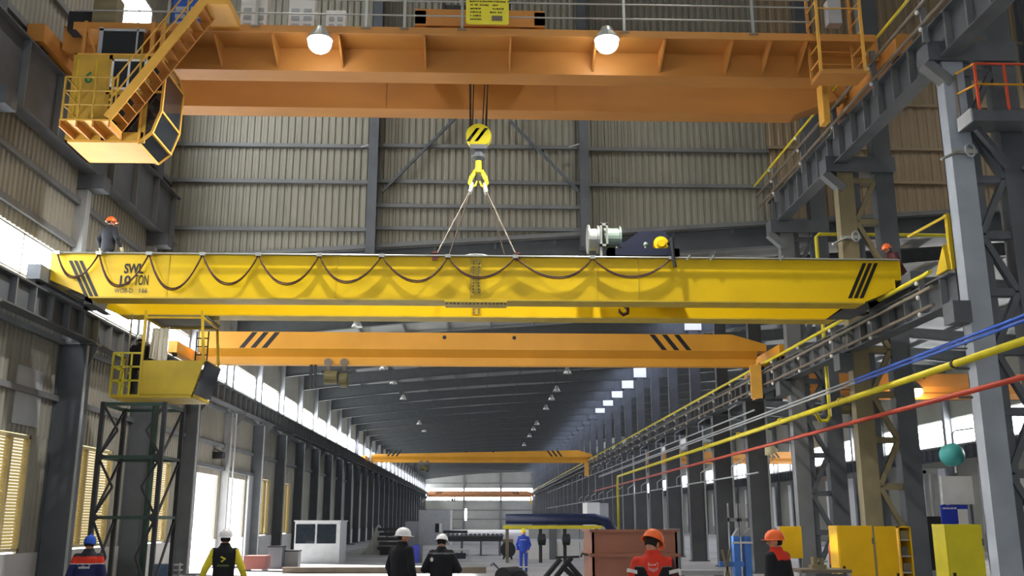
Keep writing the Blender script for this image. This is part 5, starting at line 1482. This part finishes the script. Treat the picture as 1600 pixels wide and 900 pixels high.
def hand(mb, w, d, side, curl=.5):
    """palm and five fingers from wrist w along d"""
    d = Vector(d).normalized()
    fwd = Vector((0, 1, 0))
    if abs(d.dot(fwd)) > .8: fwd = Vector((0, 0, 1))
    a = (fwd - d * fwd.dot(d)).normalized()          # towards the thumb side
    nrm = d.cross(a) * (-side)                        # palm normal (towards the body)
    w = Vector(w)
    k = w + d * .085
    mb.cap(w - d * .02, k, .03, .036); mb.cap(w + a * .018, k + a * .026, .024, .022); mb.cap(w - a * .018, k - a * .028, .022, .02)
    for i, L in enumerate((.070, .078, .072, .056)):
        b = k + a * (.033 - i * .022)
        p1 = b + d * (L * .5) + nrm * (L * .15 * curl)
        p2 = p1 + d * (L * .30) + nrm * (L * .5 * curl)
        p3 = p2 + d * (L * .05) + nrm * (L * .4 * curl)
        mb.cap(b, p1, .0105, .0100, 8); mb.cap(p1, p2, .0100, .0095, 8); mb.cap(p2, p3, .0095, .0085, 8)
    t0 = w + d * .03 + a * .03; t1 = t0 + a * .03 + d * .03 + nrm * .008; t2 = t1 + d * .032 + nrm * .012
    mb.cap(t0, t1, .014, .012, 8); mb.cap(t1, t2, .012, .010, 8)
def head(mb, c, R):
    """head with brow, eye sockets, nose, lips, chin and ears; faces +Y; R = local rotation"""
    h = MB()
    n, m = 28, 20
    for i in range(m + 1):
        t = PI * i / m
        for k in range(n):
            a = 2 * PI * k / n
            x, y, z = math.sin(t) * math.cos(a), math.sin(t) * math.sin(a), math.cos(t)
            px, py, pz = .076 * x, .095 * y, .118 * z
            if pz < 0:
                f = 1 - .28 * (-pz / .118) ** 1.4
                px *= f
                if py < 0: py *= 1 - .35 * (-pz / .118)
            if py > 0:
                py *= 1 - .10 * max(0, -abs(pz) * 4 + .2)
                py += .012 * math.exp(-((px / .022) ** 2 + ((pz + .098) / .018) ** 2))            # chin
                py += .008 * math.exp(-((px / .022) ** 2 + ((pz + .065) / .010) ** 2))            # lips
                py += .008 * math.exp(-(((pz - .025) / .014) ** 2))                                # brow
                for s in (-1, 1): py -= .012 * math.exp(-(((px - s * .032) / .016) ** 2 + ((pz - .003) / .013) ** 2))
            h.v.append(Vector((px, py, pz)))
    for i in range(m):
        for k in range(n):
            k2 = (k + 1) % n
            h.f.append((i * n + k, (i + 1) * n + k, (i + 1) * n + k2, i * n + k2))
    h.cap((0, .092, .012), (0, .112, -.022), .009, .013, 8)
    for s in (-1, 1):
        h.cap((s * .012, .098, -.026), (s * .012, .098, -.026 + .001), .009, .009, 8)
        h.ball((s * .078, -.008, -.005), .012, .022, .034, 8, 6)
    M = Matrix.Translation(c) @ R.to_4x4()
    h.xform(M)
    mb.add(h.v, h.f)
def person(label, loc, yaw, hgt=1.76, arms=None, lean=0.0, turn=0.0, nod=0.0, jacket=('cloth_black',), jpaint=None, trousers='cloth_dark', hat='helmet_white', hat_kind='helmet',
           coat=0.84, bulk=1.0, gloves=None, steps=(0, 0), vest=False, squat=0):
    t = thing('person', loc, label, 'person')
    s = hgt / 1.76
    Rz = Matrix.Rotation(yaw, 4, 'Z')
    piv = Vector((0, 0, .95))
    Ml = Matrix.Translation(piv) @ Matrix.Rotation(-lean, 4, 'X') @ Matrix.Translation(-piv)
    def up(p): return Ml @ Vector(p)
    def fin(mb):
        mb.xform(Matrix.Scale(s, 4)).xform(Rz); return mb
    A = arms or {}
    sh = {q: Vector((q * .195, 0, 1.43)) for q in (-1, 1)}
    el = {q: Vector(A.get(('e', q), (q * .265, -.03, 1.14))) for q in (-1, 1)}
    wr = {q: Vector(A.get(('w', q), (q * .27, .07, .89))) for q in (-1, 1)}
    hip = {q: Vector((q * .1, 0, .92)) for q in (-1, 1)}
    st = {-1: steps[0], 1: steps[1]}
    kn = {q: Vector((q * .105, .03 + st[q] * .5, .5)) for q in (-1, 1)}
    an = {q: Vector((q * .11, st[q] - .02, .09)) for q in (-1, 1)}
    Rh = Matrix.Rotation(turn, 3, 'Z') @ Matrix.Rotation(-nod - lean * .6, 3, 'X')
    hc = up((0, .025, 1.64))
    # body: one continuous skin surface
    b = MB()
    tor = MB(); loft(tor, [(.86, .13, .09, 0, 0), (1.0, .135, .095, 0, 0), (1.15, .13, .09, 0, 0), (1.3, .15, .10, 0, 0), (1.42, .15, .09, 0, 0), (1.49, .07, .06, 0, 0), (1.58, .055, .058, 0, .01)])
    tor.v = [Ml @ q for q in tor.v]; b.add(tor.v, tor.f)
    for q in (-1, 1):
        b.cap(up(sh[q]), up(el[q]), .048, .04); b.cap(up(el[q]), up(wr[q]), .04, .028)
        hand(b, up(wr[q]), up(wr[q]) - up(el[q]), q)
        b.cap(hip[q], kn[q], .075, .052); b.cap(kn[q], an[q], .05, .036); b.cap(an[q] - Vector((0, 0, .04)), an[q] + Vector((0, .14, -.05)), .034, .03)
    b.cap(up((0, 0, 1.48)), hc - Vector((0, .015, .05)), .056, .055)
    head(b, hc, Rh)
    bm = remesh(fin(b), .0095, 3)
    body = mesh_obj('body', bm, ['skin'], t)
    # eyes, brows
    e = MB()
    for q in (-1, 1):
        e.ball(hc + Rh @ Vector((q * .032, .078, .003)), .012, .009, .006, 8, 6)
        e.cap(hc + Rh @ Vector((q * .02, .093, .026)), hc + Rh @ Vector((q * .045, .085, .026)), .004, .003, 6)
    fin(e); e.v = [v_ + PL[t.name] for v_ in e.v]
    obj('eyes', e, 'hair', t)
    # jacket
    j = MB(); k = bulk
    tj = MB(); loft(tj, [(coat, .185 * k, .135 * k, 0, 0), (1.0, .18 * k, .13 * k, 0, 0), (1.15, .178 * k, .13 * k, 0, 0), (1.3, .195 * k, .14 * k, 0, 0), (1.41, .19 * k, .125 * k, 0, 0), (1.475, .135 * k, .10 * k, 0, 0), (1.535, .088, .09, 0, .01), (1.575, .084, .088, 0, .012)])
    tj.v = [Ml @ q for q in tj.v]; j.add(tj.v, tj.f)
    for q in (-1, 1):
        j.cap(up(sh[q] - Vector((q * .02, 0, .01))), up(el[q]), .078 * k, .065 * k); j.cap(up(el[q]), up(wr[q]) + (up(el[q]) - up(wr[q])).normalized() * .03, .064 * k, .05 * k)
    jm = remesh(fin(j), .014, 5)
    inv = (Rz @ Matrix.Scale(s, 4)).inverted()
    invl = Ml.inverted()
    jo = mesh_obj('jacket', jm, list(jacket), t, (lambda c: jpaint(invl @ (inv @ c))) if jpaint else None)
    # trousers and boots
    tr_ = MB()
    loft(tr_, [(.80, .155, .115, 0, 0), (.9, .165, .12, 0, 0), (1.02, .16, .115, 0, 0)])
    for q in (-1, 1):
        tr_.cap(hip[q] - Vector((0, 0, .04)), kn[q], .095, .075); tr_.cap(kn[q], an[q] + Vector((0, 0, .02)), .074, .062)
    mesh_obj('trousers', remesh(fin(tr_), .014, 5), [trousers], t)
    for q in (-1, 1):
        bo = MB().cap(an[q] + Vector((0, -.01, .06)), an[q] + Vector((0, -.01, -.02)), .055, .05)
        loft(bo, [(0.0, .048, .135, an[q].x, an[q].y + .055), (.03, .05, .137, an[q].x, an[q].y + .055), (.075, .045, .11, an[q].x, an[q].y + .035), (.10, .04, .07, an[q].x, an[q].y)])
        fin(bo); bo.v = [v_ + PL[t.name] for v_ in bo.v]
        obj('boot', bo, 'boot', t, smooth=True)
    # hair and headgear
    hr = MB()
    hr.lathe([(.02, .1), (.07, .085), (.083, .03), (.082, -.03), (.07, -.06)], (0, -.018, .015), (0, 0, 1), 18, sx=1, sy=1.05)
    hr.xform(Matrix.Translation(hc) @ Rh.to_4x4()); fin(hr); hr.v = [v_ + PL[t.name] for v_ in hr.v]
    # keep only the back of the hair cap: shift it slightly backwards
    obj('hair', hr, 'hair', t, smooth=True)
    H = MB()
    if hat_kind == 'helmet':
        H.lathe([(.118, .018), (.116, .05), (.104, .095), (.076, .132), (.04, .15), (.004, .155)], (0, 0, .018), (0, 0, 1), 24, sx=1.0, sy=1.2, cap=False)
        H.lathe([(.118, .02), (.134, .012), (.136, .005), (.118, .008)], (0, 0, .018), (0, 0, 1), 24, sx=1.0, sy=1.18, cap=False)
        vis = [(-.1, .1), (-.07, .165), (0, .195), (.07, .165), (.1, .1), (0, .12)]
        H.prism(vis, 'z', .02, .03)
        for x in (-.03, 0, .03): H.tube([(x, .118, .09), (x, .07, .148), (x, 0, .172), (x, -.07, .148), (x, -.118, .09)], .010, 6)
    else:
        H.lathe([(.098, -.02), (.104, .01), (.1, .06), (.082, .105), (.045, .135), (.012, .15), (.02, .165), (.004, .175)], (0, -.01, .015), (0, 0, 1), 20, sx=.95, sy=1.12, cap=False)
    H.xform(Matrix.Translation(hc) @ Rh.to_4x4()); fin(H); H.v = [v_ + PL[t.name] for v_ in H.v]
    ho = obj('safety_helmet' if hat_kind == 'helmet' else 'knitted_hat', H, hat, t, smooth=True)
    if gloves:
        for q in (-1, 1):
            g = MB(); hand(g, up(wr[q]), up(wr[q]) - up(el[q]), q)
            c0 = up(wr[q])
            g.v = [c0 + (p - c0) * 1.15 for p in g.v]
            g.cap(up(wr[q]) - (up(wr[q]) - up(el[q])).normalized() * .06, up(wr[q]), .04, .035)
            mesh_obj('glove', remesh(fin(g), .008, 2), [gloves], t)
    t['_fin'] = 0; del t['_fin']
    def back_print(name, mb, m, zc, front=False):
        """flat print (x right as seen, y up) laid on the jacket's back"""
        bv = BVHTree.FromPolygons([invl @ (inv @ v_.co) for v_ in jm.vertices], [tuple(p.vertices) for p in jm.polygons])
        out = MB(); sg_ = 1 if front else -1
        for q in mb.v:
            hit = bv.ray_cast(Vector((q.x * -sg_ if front else q.x, sg_ * 1.0, zc + q.y)), Vector((0, -sg_, 0)))
            y = hit[0].y if hit[0] else sg_ * .13
            out.v.append(Ml @ Vector((q.x * (-1 if front else 1), y + sg_ * .006, zc + q.y)))
        out.f = list(mb.f)
        fin(out); out.v = [v_ + PL[t.name] for v_ in out.v]
        obj(name, out, m, jo)
    return t, back_print
def strip(x0, x1, y0, y1, n=8):
    mb = MB()
    for i in range(n + 1):
        x = x0 + (x1 - x0) * i / n; mb.v += [Vector((x, y0, 0)), Vector((x, y1, 0))]
    for i in range(n): mb.f.append((2 * i, 2 * i + 2, 2 * i + 3, 2 * i + 1))
    return mb
def print_line(x0, x1, h, seed):
    rr = random.Random(seed); mb = MB(); x = x0
    while x < x1 - .01:
        w = rr.uniform(.012, .02); hh = h * rr.uniform(.6, 1)
        mb.add([(x, -h / 2, 0), (x + w, -h / 2, 0), (x + w, -h / 2 + hh, 0), (x, -h / 2 + hh, 0)], [(0, 1, 2, 3)]); x += w + .008
    return mb
# local frame: the figure faces +Y (away from the viewer) at yaw 0, so we see its back
def yoke_navy(c): return 1 if (c.z > 1.33 and c.z < 1.45) else (2 if 1.315 < c.z <= 1.33 else (3 if c.z >= 1.45 else 0))
p1, bp = person('man in navy jacket with red shoulder band and blue knitted hat at left', (at(140, 850, 17.6).x, 17.6, 0), math.radians(12), 1.80, jacket=('cloth_navy', 'cloth_red', 'reflective', 'cloth_dark'), jpaint=yoke_navy,
      trousers='cloth_navy', hat='hat_blue', hat_kind='knit', nod=.25, turn=math.radians(-15), bulk=1.08)
bp('back_print', print_line(-.12, .06, .05, 4), 'white_paint', 1.275)
def vestp(c): return 1 if abs(c.x) > .19 and c.z < 1.47 else 0
p2, bp = person('man in dark vest with yellow sleeves and white helmet, walking to the bright doorway', (at(352, 850, 18.6).x, 18.6, 0), math.radians(8), 1.88, jacket=('cloth_black', 'cloth_yellow'), jpaint=vestp,
      arms={('e', -1): (-.30, -.05, 1.15), ('w', -1): (-.38, .02, .93), ('e', 1): (.31, -.03, 1.14), ('w', 1): (.37, .08, .93)}, steps=(.15, -.15), hat='helmet_white', bulk=1.02)
ar = MB().add([(-.05, .05, 0), (-.03, .055, 0), (.045, .015, 0), (.03, -.005, 0), (-.045, .03, 0)], [(0, 4, 3, 2, 1)]).add([(.045, .015, 0), (-.02, -.045, 0), (-.045, -.03, 0), (.0, .0, 0)], [(0, 3, 2, 1)])
bp('back_emblem', ar, 'cloth_yellow', 1.30)
bp('back_print', print_line(-.10, .11, .04, 9), mat('print_green', '#6f7a48', .8, var=.05), 1.205)
p3, bp = person('man in black coat and white helmet, head turned right, left of the pair', (at(628, 850, 19.0).x, 19.0, 0), math.radians(-38), 1.90, trousers='cloth_black', jacket=('cloth_black',), coat=.62, bulk=1.16, turn=math.radians(-42), nod=.05)
p4, bp = person('man in black hooded jacket and white helmet seen from behind, right of the pair', (at(690, 850, 19.6).x, 19.6, 0), math.radians(-6), 1.78, jacket=('cloth_black', 'steel_dark'), jpaint=lambda c: 1 if 1.43 < c.z < 1.455 else 0, trousers='cloth_black', coat=.80, bulk=1.25, nod=.35,
      arms={('e', -1): (-.33, .02, 1.14), ('w', -1): (-.12, .26, 1.1), ('e', 1): (.33, .02, 1.14), ('w', 1): (.12, .26, 1.1)})
bp('shoulder_badge', MB().add([(.035 * math.cos(a * PI / 6), .04 * math.sin(a * PI / 6), 0) for a in range(12)], [tuple(range(12))]).xform(Matrix.Translation((-.17, 0, 0))), 'reflective', 1.33)
p5, bp = person('worker in blue overalls and yellow helmet facing the viewer in the middle distance', (at(818, 860, 40.5).x, 40.5, 0), math.radians(172), 1.70, jacket=('cloth_blue', 'reflective'), jpaint=lambda c: 1 if (1.335 < c.z < 1.36 and abs(c.x) < .14) else 0, trousers='cloth_blue', hat='helmet_yellow', bulk=1.05,
      arms={('e', -1): (-.27, -.04, 1.14), ('w', -1): (-.2, .12, .93), ('e', 1): (.28, -.04, 1.14), ('w', 1): (.24, .08, .92)})
for q in (-1, 1):
    m = MB().lathe([(.071, 0), (.071, .05)], (q * .11, 0, .22), (0, 0, 1), 14, cap=False)
    m.xform(Matrix.Rotation(math.radians(172), 4, 'Z')); m.v = [v_ * 0.966 + PL[p5.name] for v_ in m.v]
    obj('reflective_band', m, 'reflective', p5)
def yoke_red(c):
    c = Vector((c.x, c.y, c.z - .045))
    if abs(c.x) > .215: return 1 if c.x < 0 else 3
    lim = 1.335 + (.02 if abs(c.x) > .1 else 0)
    if c.z > lim: return 1
    if abs(c.x) < .075 * max(0, (c.z - 1.17) / .165) + .02 and c.z > 1.17: return 1
    if lim - .012 < c.z <= lim: return 2
    return 0
p6, bp = person('man in red and black work jacket and orange helmet, seen from behind', (at(1020, 870, 12.6).x, 12.6, 0), math.radians(-10), 1.93, jacket=('cloth_black', 'cloth_red', 'steel_brown', 'cloth_maroon'), jpaint=yoke_red, trousers='cloth_black', hat='helmet_orange', nod=.5, turn=math.radians(-32), bulk=1.12)
bp('back_emblem', MB().add([(-.06, .05, 0), (.06, .05, 0), (.055, -.03, 0), (0, -.06, 0), (-.055, -.03, 0)], [(4, 3, 2, 1, 0)]), mat('emblem_pink', '#c07a74', .8, var=.2, scale=40), 1.39)
bp('emblem_print', print_line(-.05, .05, .016, 12), 'reflective', 1.415)
for q in (-1, 1):
    bd = MB().lathe([(.088, -.02), (.086, .02)], (0, 0, 0), (0, 0, 1), 14, cap=False)
    d = (Vector((q * .195, 0, 1.43)) - Vector((q * .265, -.03, 1.14))).normalized()
    c_ = Vector((q * .195, 0, 1.43)).lerp(Vector((q * .265, -.03, 1.14)), .35)
    bd.xform(Matrix.Translation(c_) @ d.to_track_quat('Z', 'Y').to_matrix().to_4x4())
    bd.xform(Matrix.Scale(1.93 / 1.76, 4)).xform(Matrix.Rotation(math.radians(-10), 4, 'Z')); bd.v = [v_ + PL[p6.name] for v_ in bd.v]
    obj('reflective_band', bd, 'reflective', p6)
p7, bp = person('man in dark jacket with red shoulders and orange helmet, in profile facing left', (at(1214, 860, 15.0).x, 15.0, 0), math.radians(42), 1.9, jacket=('cloth_black', 'cloth_maroon', 'cloth_red'), jpaint=lambda c: 2 if (c.z > 1.40 and abs(c.x) < .17) else 0, trousers='cloth_black', hat='helmet_orange', bulk=1.25, turn=math.radians(40),
      arms={('e', -1): (-.26, -.02, 1.14), ('w', -1): (-.2, .2, 1.02), ('e', 1): (.26, .0, 1.14), ('w', 1): (.22, .2, 1.0)})
p8, bp = person('man in dark jacket and red helmet standing on the left end of the yellow crane', (at(168, 380, 25.4).x, 25.45, 8.38), math.radians(-25), 1.74, jacket=('cloth_dark',), trousers='cloth_black', hat='helmet_orange', turn=math.radians(-35), bulk=1.15, gloves='glove',
      arms={('e', -1): (-.30, -.06, 1.17), ('w', -1): (-.27, .0, .93), ('e', 1): (.30, 0, 1.15), ('w', 1): (.30, .16, .95)})
t = thing('work_plank', (at(168, 380, 25.4).x, 25.4, 8.33), 'plank between the yellow girders under the man at the left end', 'plank')
xx = at(168, 380, 25.4).x
obj('plank_board', MB().box(xx - .4, xx + .4, 24.64, 26.17, 8.33, 8.38), 'steel_brown', t)
p9, bp = person('man in dark red jacket leaning over the right end of the yellow crane', (at(1405, 430, 24.6).x + .38, 25.4, 7.86), math.radians(105), 1.74, jacket=('cloth_maroon',), trousers='cloth_dark', hat='helmet_orange', lean=math.radians(28), bulk=1.1,
      arms={('e', -1): (-.24, .12, 1.18), ('w', -1): (-.12, .34, 1.1), ('e', 1): (.24, .12, 1.18), ('w', 1): (.12, .34, 1.1)})
p10, bp = person('dark figure standing on the balcony of the yellow cab', (-9.42, 26.5, 5.32), math.radians(20), 1.72, jacket=('cloth_black',), trousers='cloth_black', hat='helmet_white', turn=math.radians(-20), bulk=1.15,
      arms={('e', 1): (.3, .05, 1.15), ('w', 1): (.2, .25, 1.0)})
